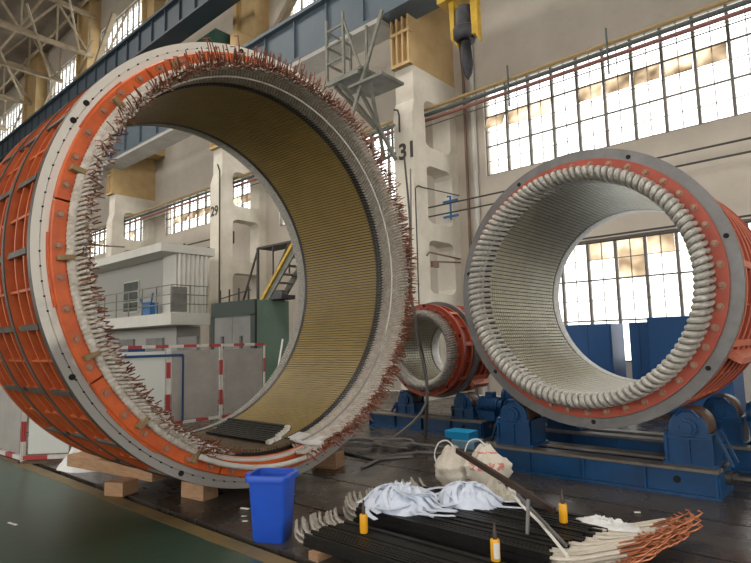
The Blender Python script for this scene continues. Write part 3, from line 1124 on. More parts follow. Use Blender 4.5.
solo = [k for k in range(NS) if R(134) < k * dth < R(246)][:100]
solo = set(solo)
rest, rest_l = MB(), MB()
for k in range(NS):
    t = k * dth
    if in_gap(t):
        continue
    if k in solo:
        c = MB()
        coil_bars(c, t)
        c.build('coil_end', 'tape', s1, smooth=True)
        l = MB()
        lead(l, t, 2)
        for q_ in (0, 1):
            lead(rest_l, t, q_)
        l.build('copper_lead', 'copper', s1, smooth=True)
    else:
        coil_bars(rest, t)
        for q_ in (0, 1, 2, 0, 1, 2):
            lead(rest_l, t, q_)
o = rest.build('remaining_coil_ends', 'tape', s1, smooth=True)
o['kind'] = 'stuff'
o = rest_l.build('remaining_copper_leads', 'copper', s1, smooth=True)
o['kind'] = 'stuff'


def torus(b, rg, r, a, mr, n, m=10, t0=0, t1=2 * PI, bumps=0, amp=0):
    full = abs(t1 - t0 - 2 * PI) < 1e-6
    pts, rs = [], []
    k = n if full else n + 1
    for i in range(k):
        t = t0 + (t1 - t0) * i / n
        pts.append(rg(r, t, a))
        rs.append(mr + (amp * math.sin(t * bumps) if bumps else 0))
    b.tube(pts, rs, m, 0, closed=full)


T0, T1 = GAP1 + R(1) - 2 * PI, GAP0 - R(1)
b = MB()
torus(b, P1, 2.135, .10, .046, 1100, 10, T0, T1, 324, .0035)
b.build('binding_ring', 'tape', s1, smooth=True)
b = MB()
b.lathe(P1, [(2.068, -.14), (2.078, .06), (2.092, .06), (2.09, -.14)], 200, T0, T1)
b.build('winding_support_cone', 'tape_b', s1, smooth=True)
b = MB()
torus(b, P1, 2.046, .04, .010, 260, 8, T0, T1)
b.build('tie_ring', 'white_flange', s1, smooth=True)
for a, r in ((.05, 2.13), (.20, 2.185)):
    b = MB()
    torus(b, P1, r, a, .027, 40, 10, GAP0 - R(4), GAP1 + R(4))
    b.build('support_ring', 'frame_white', s1, smooth=True)
for side, t in ((-1, GAP0), (1, GAP1)):
    b = MB()
    for i in range(10):
        tt = t + side * R(.4 + i * .5)
        b.tube([P1(2.04, tt, -.18), P1(2.08, tt + side * R(1), .05), P1(2.09, tt + side * R(2), .28)], .022, 6)
    b.build('end_wrapping', 'film', s1, smooth=True)
b = MB()
for i in range(26):
    t = GAP0 - R(rnd.uniform(0, 7))
    p = P1(2.10 + rnd.uniform(-.05, .05), t, rnd.uniform(.15, .32))
    q = p + Vector((rnd.uniform(-.02, .08), rnd.uniform(-.05, .10), rnd.uniform(-.06, .08)))
    b.tube([p, p.lerp(q, .5) + Vector((0, 0, rnd.uniform(-.03, .03))), q], .006, 5)
b.build('loose_lead', 'copper_b', s1)

# black bars lying in the bottom of the bore
def bore_z(y, r=2.028):
    return C1.z - math.sqrt(r * r - (y - C1.y) ** 2)


proto = None
for i in range(9):
    y = 3.98 + i * .062
    z = bore_z(y) + .016
    if proto is None:
        proto = thing('coil_bar', 'black coil bar lying in the bottom of the big ring', 'bar', (0, 0, 0), 'black bars inside the big ring')
        b = MB()
        b.bar((-.70, 0, 0), (.52, 0, 0), .04, .03)
        b.build('insulated_slot', 'black', proto)
        b = MB()
        b.bar((.52, 0, 0), (.585, 0, 0.0), .044, .034)
        b.build('end_wrap', 'paper', proto)
        o = proto
    else:
        o = dup(proto, (0, 0, 0))
    o.location = (-5.72 + rnd.uniform(-.03, .03) - i * .035, y, z)
    o.rotation_euler = (math.atan2(y - C1.y, -(z - C1.z)), 0, 0)

# ================================================================== STATORS ON THE RIGHT AND IN THE MIDDLE
def stator_b(P, base, label, RO, rb, depth, ncoil, nbolt, crest, wr, nseg, holes, hole_off, simple=False):
    flange_mat_ = 'red' if simple else 'grey_flange'
    t_ = thing('stator_ring', label, 'stator', base)
    k_ = RO
    b = MB()
    b.annulus(P, RO * .917, RO, -.07, 0, 160)
    for i in range(holes):
        t = 2 * PI * i / holes + hole_off
        b.cyl(P(RO * .955, t, -.01), P(RO * .955, t, .004), .026, 12, 1)
    b.build('front_flange', [flange_mat_, 'hole'], t_, smooth=True)
    b = MB()
    b.annulus(P, wr * .97, RO * .925, -.06, .035, 160)
    b.build('clamping_ring', 'red', t_, smooth=True)
    for i in range(nbolt):
        t = 2 * PI * (i + .5) / nbolt
        b = MB()
        b.cyl(P(RO * .885, t, .03), P(RO * .885, t, .045), .036, 12)
        b.cyl(P(RO * .885, t, .045), P(RO * .885, t, .075), .022, 6)
        b.build('bolt', 'red_edge' if False else 'dark_bolt', t_)
    b = MB()
    b.annulus(P, RO * .90, RO * .93, -depth, -.06, 128)
    b.build('frame_shell', 'red', t_, smooth=True)
    nr = 6 if not simple else 4
    for i in range(nr):
        a = -.28 - (depth - .40) * i / (nr - 1)
        b = MB()
        b.annulus(P, RO * .92, RO * .985, a - .012, a + .012, 128)
        b.build('ring_rib', 'red', t_, smooth=True)
        b = MB()
        b.annulus(P, RO * .983, RO * .99, a - .016, a + .016, 128)
        b.build('rib_edge', 'red_edge', t_, smooth=True)
    na = 24 if not simple else 16
    for i in range(na):
        t = 2 * PI * (i + .3) / na
        b = MB()
        b.rbox(P, RO * .92, RO * .98, t, .02, -depth, -.07)
        rb_ = b.build('axial_rib', 'red', t_)
        if i % 2 == 0:
            b = MB()
            b.rbox(P, RO * .978, RO * .99, t, .07, -depth, -.10)
            b.build('capping_bar', 'red_edge', rb_)
    b = MB()
    b.annulus(P, RO * .8, RO, -depth - .05, -depth, 128)
    b.build('rear_flange', 'red', t_, smooth=True)
    # bore
    b = MB()
    b.annulus(P, rb + .012, RO * .9, -depth + .02, -.03, 144, mi=1)
    ns, ng = nseg
    L_ = (depth - .12) / ng
    for i in range(ns):
        t = 2 * PI * i / ns
        w = 2 * PI * rb / ns * .74
        for j in range(ng):
            a0 = -.05 - j * L_
            b.rbox(P, rb, rb + .03, t, w, a0 - L_ * .8, a0, 0)
    b.build('core_bore', ['silver', 'silver_gap'], t_)
    # coils
    left_over = MB()
    for i in range(ncoil):
        t = 2 * PI * i / ncoil
        s = 2 * PI / ncoil
        b = MB() if i < 100 else left_over
        wd = 2 * PI * wr / ncoil * .425
        pth, wds = [], []
        pth.append(P(rb + .02, t, -.06))
        wds.append(wd * .8)
        for q in range(11):
            an = PI * q / 10
            rm = (wr + rb) / 2 - math.cos(an) * (wr - rb) * .46
            pth.append(P(rm, t + s * (.2 + 1.0 * q / 10), crest * (.42 + .58 * math.sin(an) ** .7) if 0 < q < 10 else crest * .40))
            wds.append(wd * (.84 + .16 * math.sin(an)))
        pth.append(P(wr, t + s * 1.6, .0))
        wds.append(wd * .8)
        b.tube(pth, wds, 8)
        if i < 100:
            b.build('coil_end', 'silver_tape', t_, smooth=True)
    if ncoil > 100:
        lo = left_over.build('remaining_coil_ends', 'silver_tape', t_, smooth=True)
        lo['kind'] = 'stuff'
    b = MB()
    torus(b, P, rb + (wr - rb) * .5, crest * .5, (wr - rb) * .40, 160, 12)
    b.build('winding_support', 'dusk_tape', t_, smooth=True)
    b = MB()
    torus(b, P, rb - .004, crest * .5, .010, 160, 6)
    torus(b, P, rb + .012, crest * .78, .008, 160, 6)
    b.build('tie_cord', 'frame_white', t_, smooth=True)
    b = MB()
    b.lathe(P, [(rb + .0, -depth + .04), (rb + .16, -depth + .04), (rb + .16, -depth - .22), (rb + .05, -depth - .26), (rb + .0, -depth - .16)], 140)
    b.build('rear_end_winding', 'silver_tape', t_, smooth=True)
    return t_


C2 = Vector((-2.48, 6.35, 2.165))
P2 = ring_map(C2, (0, -1, 0), (1, 0, 0), (0, 0, 1))
s2 = stator_b(P2, (C2.x, 7.3, .58), 'red stator ring with grey flange and silvery bore on blue rollers', 1.587, 1.205, 2.0, 112, 42, .29, 1.335, (150, 34), 7, R(14.6))
for t in (R(-30), R(-150)):
    b = MB()
    b.rbox(P2, 1.50, 1.70, t, .07, -1.9, -.25)
    b.build('mounting_foot', 'red_edge', s2)

C3 = Vector((-5.96, 8.0, 1.43))
P3 = ring_map(C3, (0, -1, 0), (1, 0, 0), (0, 0, 1))
s3 = stator_b(P3, (C3.x, 8.5, .6), 'small red stator ring with white winding between the two large ones', .81, .55, 1.0, 100, 24, .17, .69, (72, 12), 5, .3, True)
b = MB()
b.annulus(P3, .74, .86, -.42, -.34, 96)
b.build('silver_band', 'grey_flange', s3, smooth=True)
for t in (R(-45), R(-135)):
    b = MB()
    b.rbox(P3, .74, .92, t, .09, -1.0, -.5)
    b.build('mounting_foot', 'red_edge', s3)


# ================================================================== ROLLER STANDS
def roller_stand(label, x0, x1, y0, y1, ht, xc, zc, dx, rr, ztop, dark=False, motor=None):
    t_ = thing('roller_stand', label, 'roller stand', ((x0 + x1) / 2, y0, 0))
    b = MB()
    b.box(x0, x1, y0, y1, 0, .03, 0)
    b.box(x0, x1, y0 + .04, y0 + .06, .03, ht - .03, 0)
    b.box(x0, x1, y1 - .06, y1 - .04, .03, ht - .03, 0)
    b.box(x0, x0 + .02, y0 + .05, y1 - .05, .03, ht - .03, 0)
    b.box(x1 - .02, x1, y0 + .05, y1 - .05, .03, ht - .03, 0)
    b.build('base_beam', 'blue', t_)
    b = MB()
    b.box(x0, x1, y0, y0 + .2, ht - .03, ht)
    b.box(x0, x1, y1 - .2, y1, ht - .03, ht)
    b.build('beam_top_plate', 'dirt_top', t_)
    n = int((x1 - x0) / .55)
    for i in range(n + 1):
        x = x0 + .02 + (x1 - x0 - .06) * i / n
        b = MB()
        b.box(x, x + .02, y0, y0 + .045, .03, ht - .03)
        b.build('stiffener', 'blue', t_)
    b = MB()
    b.cyl((x1 - .38, y0 + .03, ht * .55), (x1 - .38, y0 + .042, ht * .55), .035, 16)
    b.build('drain_hole', 'hole', t_)
    ym = (y0 + y1) / 2
    for s in (-1, 1):
        x = xc + s * dx
        h = MB()
        hw = .22
        # lower box with two web panels
        h.box(x - hw - .03, x + hw + .03, y0 + .12, y1 - .08, ht, ht + .03, 0)
        for ya, yb in ((y0 + .13, y0 + .16), (y1 - .12, y1 - .09)):
            pts = [(x - hw, ya, ht + .03), (x + hw, ya, ht + .03), (x + hw, ya, zc - .05)]
            for q in range(13):
                an = -.2 + (PI + .4) * q / 12
                pts.append((x + math.cos(an) * .18, ya, zc - .02 + math.sin(an) * .18))
            pts.append((x - hw, ya, zc - .05))
            h.prism(pts, (0, yb - ya, 0), 0)
        h.box(x - hw, x - hw + .025, y0 + .10, y1 - .10, ht + .03, zc - .06, 0)
        h.box(x + hw - .025, x + hw, y0 + .10, y1 - .10, ht + .03, zc - .06, 0)
        h.box(x - .012, x + .012, y0 + .10, y0 + .14, ht + .03, zc - .10, 0)
        h.box(x - hw, x + hw, y0 + .09, y0 + .14, zc - .12, zc - .095, 0)
        ho_ = h.build('roller_housing', 'blue', t_)
        w = MB()
        w.lathe(ring_map((x, 0, zc), (0, 1, 0), (1, 0, 0), (0, 0, 1)), [(.03, y0 + .175), (rr - .02, y0 + .175), (rr, y0 + .2), (rr, y1 - .16), (rr - .02, y1 - .135), (.03, y1 - .135)], 36)
        w.build('roller', ['rust'], t_, smooth=True)
        w = MB()
        w.cyl((x, y0 + .07, zc), (x, y1 - .05, zc), .055, 16)
        w.cyl((x, y0 + .09, zc), (x, y0 + .13, zc), .09, 18)
        for q in range(6):
            an = q * PI / 3
            w.cyl((x + math.cos(an) * .07, y0 + .08, zc + math.sin(an) * .07), (x + math.cos(an) * .07, y0 + .10, zc + math.sin(an) * .07), .012, 6)
        w.build('bearing_cap', 'blue', t_, smooth=True)
        w = MB()
        w.tube([(x - .1, y0 + .10, zc + .12), (x - .05, y0 + .09, zc + .17), (x + .06, y0 + .09, zc + .17), (x + .12, y0 + .1, zc + .10)], .014, 6)
        w.build('grease_pipe', 'blue', t_)
        e = x + s * (hw + .02)
        for dy in (-.12, .12):
            w = MB()
            w.bar((e, ym + dy, zc - .06), (e + s * .12, ym + dy, ht + .02), .05, .02)
            w.build('gusset_plate', 'blue', t_)
    if motor:
        for s in motor:
            mx = xc + s * (dx + .42) if abs(s) == 1 else xc + s
            w = MB()
            yy = ym
            w.cyl((mx - .16, yy, zc - .02), (mx + .2, yy, zc - .02), .13, 20)
            w.cyl((mx + .2, yy, zc - .02), (mx + .27, yy, zc - .02), .10, 20)
            for q in range(7):
                w.cyl((mx - .13 + q * .045, yy, zc - .02), (mx - .115 + q * .045, yy, zc - .02), .145, 20)
            w.box(mx - .14, mx + .16, yy - .12, yy + .12, ht, zc - .1)
            w.box(mx - .02, mx + .1, yy - .08, yy + .08, zc + .1, zc + .2)
            w.build('gear_motor', 'blue', t_, smooth=True)
    b = MB()
    b.cyl((x1, ym, ht * .6), (x1 + .05, ym, ht * .6), .07, 16)
    b.cyl((x1 + .05, ym, ht * .6), (x1 + .22, ym, ht * .6), .028, 12)
    b.cyl((x1 + .06, ym, ht * .6), (x1 + .10, ym, ht * .6), .05, 6)
    b.build('adjusting_screw', 'dark_steel', t_, smooth=True)
    return t_


roller_stand('blue roller stand under the front of the grey flanged ring', -3.88, -1.24, 6.28, 6.92, .28, -2.48, .66, .97, .19, .82)
roller_stand('blue roller stand under the rear of the grey flanged ring', -4.5, -0.3, 7.75, 8.35, .28, -2.48, .66, .99, .19, .82, False, (1,))
roller_stand('blue roller stand under the small red ring', -7.4, -4.9, 8.05, 8.62, .26, -5.96, .52, .62, .17, .7, False, (1,))
gm = thing('gear_motor', 'blue gear motor unit beside the small red ring', 'motor', (-4.4, 8.6, 0))
b = MB()
b.cyl((-4.75, 8.6, .62), (-4.1, 8.6, .62), .17, 20)
b.cyl((-4.1, 8.6, .62), (-4.0, 8.6, .62), .13, 20)
for q in range(8):
    b.cyl((-4.7 + q * .07, 8.6, .62), (-4.68 + q * .07, 8.6, .62), .19, 20)
b.build('motor_body', 'blue', gm, smooth=True)
b = MB()
b.box(-4.8, -4.0, 8.4, 8.8, 0, .45)
b.build('pedestal', 'blue', gm, bevel=.02)
b = MB()
b.box(-4.5, -4.3, 8.5, 8.7, .78, .9)
b.build('terminal_box', 'blue', gm, bevel=.01)

# ================================================================== TIMBERS UNDER THE BIG RING
def timber(name, c, sx, sy, sz, rz, label, tilt=0):
    b = MB()
    b.box(-sx / 2, sx / 2, -sy / 2, sy / 2, -sz / 2, sz / 2)
    o = b.build(name, 'wood', bevel=.008)
    o.location = c
    o.rotation_euler = (0, tilt, rz)
    return tag(o, label, 'timber')


timber('timber_plank', (-6.80, 3.0, .225), 1.45, .22, .14, R(15), 'long thick timber plank wedged under the left of the big ring', R(2.5))
timber('timber_block', (-6.36, 2.88, .075), .25, .25, .15, R(24), 'short timber block carrying the long plank')
timber('timber_block', (-5.52, 3.33, .085), .36, .20, .17, R(8), 'timber block under the front flange of the big ring')
timber('timber_block', (-5.45, 5.15, .10), .34, .26, .20, R(20), 'timber block behind the blue bin at the right foot of the ring')

# ================================================================== BLUE BIN
bn = thing('waste_bin', 'blue open plastic waste bin in front of the big ring', 'bin', (-3.88, 3.02, 0))
ang = R(30)


def bp(x, y, z):
    x, y, z = x * .80, y * .80, z * .93
    return Vector((-3.88 + x * math.cos(ang) - y * math.sin(ang), 3.02 + x * math.sin(ang) + y * math.cos(ang), z))


def rrect(hx, hy, r, z, n=5):
    o = []
    for cx, cy, a0 in ((hx - r, hy - r, 0), (-hx + r, hy - r, 90), (-hx + r, -hy + r, 180), (hx - r, -hy + r, 270)):
        for i in range(n + 1):
            a = R(a0 + 90 * i / n)
            o.append(bp(cx + r * math.cos(a), cy + r * math.sin(a), z))
    return o


def loft(b, loops, mi=0, cap0=True, cap1=True):
    n = len(loops[0])
    o = len(b.v)
    for l in loops:
        b.v.extend(l)
    for i in range(len(loops) - 1):
        for j in range(n):
            j2 = (j + 1) % n
            b.f.append([o + i * n + j, o + i * n + j2, o + (i + 1) * n + j2, o + (i + 1) * n + j])
            b.m.append(mi)
    if cap0:
        b.f.append([o + j for j in range(n)][::-1])
        b.m.append(mi)
    if cap1:
        b.f.append([o + (len(loops) - 1) * n + j for j in range(n)])
        b.m.append(mi)


b = MB()
loft(b, [rrect(.165, .135, .04, 0), rrect(.172, .142, .04, .03), rrect(.205, .17, .045, .54), rrect(.195, .16, .04, .54), rrect(.16, .13, .035, .03)])
b.build('body', 'blue_bin', bn, smooth=True)
b = MB()
loft(b, [rrect(.207, .172, .045, .515), rrect(.232, .197, .05, .515), rrect(.235, .20, .05, .56), rrect(.225, .19, .05, .572), rrect(.2, .165, .045, .572), rrect(.197, .163, .045, .53)], 0, False, False)
b.build('rim', 'blue_bin', bn, smooth=True)
b = MB()
for s in (-1,):
    b.hexa([bp(s * .23, -.08, .52), bp(s * .275, -.06, .52), bp(s * .275, .06, .52), bp(s * .23, .08, .52), bp(s * .23, -.08, .565), bp(s * .28, -.06, .565), bp(s * .28, .06, .565), bp(s * .23, .08, .565)])
b.build('handle_lug', 'blue_bin', bn)

# ================================================================== COIL BAR STACKS IN THE FOREGROUND
def bar_proto(label, group, L_, lift):
    t_ = thing('coil_bar', label, 'bar', (0, 0, 0), group)
    b = MB()
    b.bar((0, 0, 0), (L_, 0, 0), .023, .046)
    b.build('insulated_slot', 'black', t_)
    b = MB()
    b.tube([(.02, 0, 0), (-.05, .0, 0), (-.13, .03, .012 * lift), (-.22, .10, .035 * lift), (-.25, .13, .04 * lift)], .012, 6)
    b.build('left_bent_end', 'tape_b', t_, smooth=True)
    b = MB()
    b.tube([(L_ - .02, 0, 0), (L_ + .06, 0.01, 0), (L_ + .16, .10, .0), (L_ + .32, .33, .01)], .012, 6)
    r_ = b.build('right_bent_end', 'sack', t_, smooth=True)
    r_['label'] = 'white taped bent bar end'
    b = MB()
    b.tube([(L_ + .31, .32, .01), (L_ + .38, .43, .015), (L_ + .42, .50, .02), (L_ + .45, .53, .045), (L_ + .42, .52, .06)], .008, 6)
    b.build('copper_tip', 'copper_b', r_, smooth=True)
    return t_


pa = bar_proto('black coil bar in the lower front stack, nearest the camera', 'black coil bars in the front stack', 1.62, 1)
first = True
for layer in range(2):
    for i in range(13):
        o = pa if first else dup(pa, (0, 0, 0))
        first = False
        o.location = (-3.38 + rnd.uniform(-.05, .05) + layer * .02, 2.95 + i * .034, .062 + .024 + layer * .049 + (rnd.uniform(-.005, .006) if layer == 1 else 0))
pb = bar_proto('black coil bar in the rear stack under the cloth heaps', 'black coil bars in the rear stack', 1.72, 1)
first = True
for layer in range(3):
    for i in range(25):
        o = pb if first else dup(pb, (0, 0, 0))
        first = False
        o.location = (-3.46 + rnd.uniform(-.05, .05) + i * .006, 3.55 + i * .038, .062 + .024 + layer * .049 + (rnd.uniform(-.006, .008) if layer == 2 else 0))
for y0, y1, lab in ((2.90, 3.40, 'timber skid under the left end of the front bar stack'), (3.52, 4.52, 'timber skid under the left end of the rear bar stack')):
    b = MB()
    b.box(-3.30, -3.20, y0, y1, 0, .06)
    tag(b.build('timber_skid', 'wood', loc=(-3.25, y0, 0)), lab, 'timber')
    b = MB()
    b.box(-2.0, -1.9, y0, y1, 0, .06)
    tag(b.build('timber_skid', 'wood', loc=(-1.95, y0, 0)), lab.replace('left', 'right'), 'timber')

# yellow bottles
bt = None
for (x, y, z, lab) in ((-3.03, 3.22, .161, 'yellow bottle with dark nozzle, leftmost, standing on the black bars'),
                       (-1.98, 3.35, .161, 'yellow bottle with dark nozzle and white label, nearest the camera'),
                       (-1.88, 4.19, .213, 'yellow bottle with dark nozzle near the bare copper ends')):
    t_ = thing('yellow_bottle', lab, 'bottle', (x, y, z))
    rg = ring_map((x, y, z), (0, 0, 1), (1, 0, 0), (0, 1, 0))
    b = MB()
    b.lathe(rg, [(.001, 0), (.028, 0), (.031, .005), (.031, .125), (.028, .135), (.012, .137), (.001, .137)], 20)
    b.build('body', 'yellow', t_, smooth=True)
    b = MB()
    b.lathe(rg, [(.001, .137), (.014, .137), (.013, .19), (.008, .2), (.006, .24), (.001, .242)], 14)
    b.build('nozzle', 'nozzle', t_, smooth=True)
    if 'label' in lab:
        b = MB()
        b.lathe(rg, [(.0305, .02), (.0325, .02), (.0325, .12), (.0305, .12)], 10, R(-80), R(0))
        b.build('white_label', 'paper', t_)


# ================================================================== CLOTH HEAPS, SACKS
def mound(b, c, rx, ry, h, seed, n=40, k=2.2, amp=.35, mi=0):
    o = len(b.v)
    m = 16
    for i in range(m + 1):
        f = i / m
        for j in range(n):
            t = 2 * PI * j / n
            x, y = math.cos(t) * f, math.sin(t) * f
            nz = noise.fractal(Vector((x * k + seed, y * k, seed)), 0.8, 2.1, 4)
            z = max(0, (1 - f ** 2.2)) * h * (1 + amp * nz) + .012 * abs(nz) * (1 if i < m else 0)
            e = 1 + .16 * noise.noise(Vector((math.cos(t) * 2, math.sin(t) * 2, seed)))
            b.v.append(Vector(c) + Vector((x * rx * e, y * ry * e, z)))
    for i in range(m):
        for j in range(n):
            j2 = (j + 1) % n
            b.f.append([o + i * n + j, o + i * n + j2, o + (i + 1) * n + j2, o + (i + 1) * n + j])
            b.m.append(mi)


def ribbon(b, pts, w, th=.004, mi=0):
    pts = [Vector(p) for p in pts]
    o = len(b.v)
    for i, p in enumerate(pts):
        d = (pts[min(i + 1, len(pts) - 1)] - pts[max(i - 1, 0)]).normalized()
        s = d.cross(Vector((0, 0, 1)))
        if s.length < .1:
            s = Vector((1, 0, 0))
        s = s.normalized() * w / 2
        u = s.cross(d).normalized() * th
        b.v.extend([p - s, p + s, p + s + u, p - s + u])
    for i in range(len(pts) - 1):
        for j in range(4):
            j2 = (j + 1) % 4
            b.f.append([o + i * 4 + j, o + i * 4 + j2, o + i * 4 + 4 + j2, o + i * 4 + 4 + j])
            b.m.append(mi)


def cloth_heap(label, c, rx, ry, h, seed, nrib, m):
    t_ = thing('cloth_heap', label, 'cloth', c)
    b = MB()
    mound(b, c, rx, ry, h, seed, 72, 4.2, .5)
    b.build('crumpled_cloth', m, t_, smooth=True)
    r = random.Random(seed)
    for q in range(nrib):
        b = MB()
        an = r.uniform(0, 2 * PI)
        f = r.uniform(.1, .95)
        p = Vector((math.cos(an) * rx * f, math.sin(an) * ry * f, 0))
        an2 = an + r.uniform(-1.4, 1.4)
        ln = r.uniform(.14, .34)
        pts = []
        for i in range(7):
            g = i / 6
            x = p + Vector((math.cos(an2 + g * 1.2), math.sin(an2 + g * 1.2), 0)) * ln * g
            ff = min(1.2, math.hypot(x.x / rx, x.y / ry))
            z = max(.0, 1 - ff ** 2.2) * h * 1.02 + .012 + .026 * math.sin(g * PI)
            pts.append(Vector(c) + Vector((x.x, x.y, z)))
        ribbon(b, pts, r.uniform(.03, .06))
        b.build('cloth_strip', m, t_, smooth=True)
    return t_


cloth_heap('pale blue cloth heap on the left end of the rear bars', (-3.16, 3.84, .203), .36, .27, .14, 3, 24, 'cotton')
cloth_heap('pale blue cloth heap lying against the woven sacks', (-2.74, 4.24, .203), .29, .21, .14, 11, 18, 'cotton')


def print_mat():
    m = mat('printed_woven_sack', (0.62, 0.57, 0.48), 0.8)
    nt = m.node_tree
    b = nt.nodes['Principled BSDF']
    tc = nt.nodes['Texture Coordinate']
    sp = nt.nodes.new('ShaderNodeSeparateXYZ')
    nt.links.new(tc.outputs['Object'], sp.inputs[0])
    n = nt.nodes.new('ShaderNodeTexNoise')
    n.inputs['Scale'].default_value = 26
    n.inputs['Detail'].default_value = 1
    nt.links.new(tc.outputs['Object'], n.inputs['Vector'])

    def mth(op, a, v):
        q = nt.nodes.new('ShaderNodeMath')
        q.operation = op
        for k, x in enumerate((a, v)):
            if isinstance(x, (int, float)):
                q.inputs[k].default_value = x
            else:
                nt.links.new(x, q.inputs[k])
        return q.outputs[0]
    band = mth('GREATER_THAN', mth('SINE', mth('MULTIPLY', sp.outputs['Z'], 42.0), 0), 0.15)
    side = mth('MULTIPLY', mth('LESS_THAN', sp.outputs['Y'], -0.02), mth('GREATER_THAN', sp.outputs['X'], -0.10))
    zz = mth('MULTIPLY', mth('GREATER_THAN', sp.outputs['Z'], 0.22), mth('LESS_THAN', sp.outputs['Z'], 0.47))
    f = mth('MULTIPLY', mth('MULTIPLY', band, side), mth('MULTIPLY', zz, mth('GREATER_THAN', n.outputs['Fac'], 0.50)))
    mx = nt.nodes.new('ShaderNodeMix')
    mx.data_type = 'RGBA'
    mx.inputs['A'].default_value = (0.62, 0.57, 0.48, 1)
    mx.inputs['B'].default_value = (0.58, 0.20, 0.16, 1)
    nt.links.new(f, mx.inputs['Factor'])
    nt.links.new(mx.outputs['Result'], b.inputs['Base Color'])
    return m


M['sack_print'] = print_mat()


def sack(label, c, sx, sy, h, seed, rz, prints):
    t_ = thing('woven_sack', label, 'sack', c)
    b = MB()
    o = len(b.v)
    n, m = 36, 18
    for i in range(m + 1):
        f = i / m
        rr = math.sin(min(1, f * 1.25 + .12) * PI / 2) if f < .62 else 1.0 - (f - .62) / .38 * .78
        rr *= 1.06 if f < .5 else 1
        for j in range(n):
            t = 2 * PI * j / n
            nz = noise.fractal(Vector((math.cos(t) * 1.6 + seed, math.sin(t) * 1.6, f * 3 + seed)), .8, 2, 4)
            r_ = rr * (1 + .26 * nz) * (.9 if i == 0 else 1)
            x, y = math.cos(t) * sx * r_, math.sin(t) * sy * r_
            z = f * h + .04 * nz * f
            b.v.append(Vector(c) + Vector((x * math.cos(rz) - y * math.sin(rz) + .08 * f * math.cos(seed), x * math.sin(rz) + y * math.cos(rz) + .06 * f * math.sin(seed), z)))
    for i in range(m):
        for j in range(n):
            j2 = (j + 1) % n
            mi = 0
            b.f.append([o + i * n + j, o + i * n + j2, o + (i + 1) * n + j2, o + (i + 1) * n + j])
            b.m.append(mi)
    b.f.append([o + j for j in range(n)][::-1])
    b.m.append(0)
    b.f.append([o + m * n + j for j in range(n)])
    b.m.append(0)
    b.build('bag', 'sack_print' if prints else 'sack', t_, smooth=True)
    b = MB()
    c_ = Vector(c)
    tp = c_ + Vector((.08 * math.cos(seed), .06 * math.sin(seed), h))
    b.tube(smooth_pts([tp, tp + Vector((-.08, .0, .05)), tp + Vector((-.17, -.03, .02)), tp + Vector((-.20, -.07, -.10)), tp + Vector((-.12, -.13, -.2))]), .007, 6)
    b.build('tie_cord', 'film', t_, smooth=True)
    return t_


sack('plain off white woven sack slumped behind the blue cloth', (-3.40, 5.0, 0), .22, .18, .48, 2, .4, False)
sack('off white woven sack with faded red print', (-3.08, 5.12, 0), .23, .17, .53, 5, .7, True)
b = MB()
mound(b, (-2.76, 4.78, .0), .26, .18, .22, 21, 44, 3, .5)
tag(b.build('white_sheet', 'sack', smooth=True, loc=(-2.62, 4.75, 0)), 'crumpled off white sheet at the foot of the printed sack', 'sheet')
b = MB()
b.bar((-3.22, 4.80, .50), (-2.0, 4.30, .25), .035, .05)
tag(b.build('leaning_bar', 'nozzle', loc=(-2.6, 4.6, .35)), 'dark brown bar leaning over the woven sacks', 'bar')
b = MB()
b.tube([(-2.55, 4.6, .27), (-2.3, 4.33, .24), (-2.0, 4.03, .235), (-1.8, 3.8, .232), (-1.6, 3.6, .2)], .012, 6)
tag(b.build('white_strap', 'paper', smooth=True, loc=(-2, 4, .2)), 'white strap stretched over the rear bars from the sacks', 'strap')
b = MB()
mound(b, (-1.62, 4.36, .20), .24, .10, .035, 41, 30, 4, .9)
tag(b.build('paper_sheet', 'film', smooth=True, loc=(-1.62, 4.36, .20)), 'crumpled white sheet lying beside the yellow bottle near the copper ends', 'sheet')
for pts, lab in (([(-1.98, 3.80, .21), (-1.98, 3.84, .44)], 'short grey metal strip standing upright among the black bars'),
                 ([(-2.25, 4.18, .36), (-1.66, 3.72, .22)], 'long grey metal strip lying slanted over the bars by the upright strip')):
    b = MB()
    b.bar(pts[0], pts[1], .016, .022)
    tag(b.build('metal_strip', 'grey_flange', loc=pts[0]), lab, 'strip')

# cyan lidded box
bx = thing('storage_box', 'pale blue plastic box with cyan lid behind the sacks', 'box', (-4.62, 7.2, 0))
b = MB()
b.box(-4.85, -4.45, 7.08, 7.36, 0, .13)
b.build('body', 'clear_blue', bx, bevel=.015)
b = MB()
b.box(-4.98, -4.56, 7.10, 7.38, .13, .25)
b.build('lid', 'cyan', bx, bevel=.015)

# plastic bag and dark offcuts at the fence corner
pbg = thing('plastic_bag', 'white plastic bag lying beside the left fence corner', 'bag', (-8.0, 3.25, 0))
b = MB()
mound(b, (-8.2, 3.2, 0.0), .44, .30, .28, 8, 36, 2.6, .5)
b.build('film', 'film', pbg, smooth=True)
b = MB()
for i in range(5):
    b.bar((-8.55 + i * .02, 3.25 + i * .03, .1 + i * .04), (-8.1, 3.3 + i * .03, .16 + i * .03), .04, .03)
tag(b.build('dark_offcuts', 'black', loc=(-8.4, 3.3, .1)), 'dark offcuts sticking out of the white plastic bag', 'offcuts')

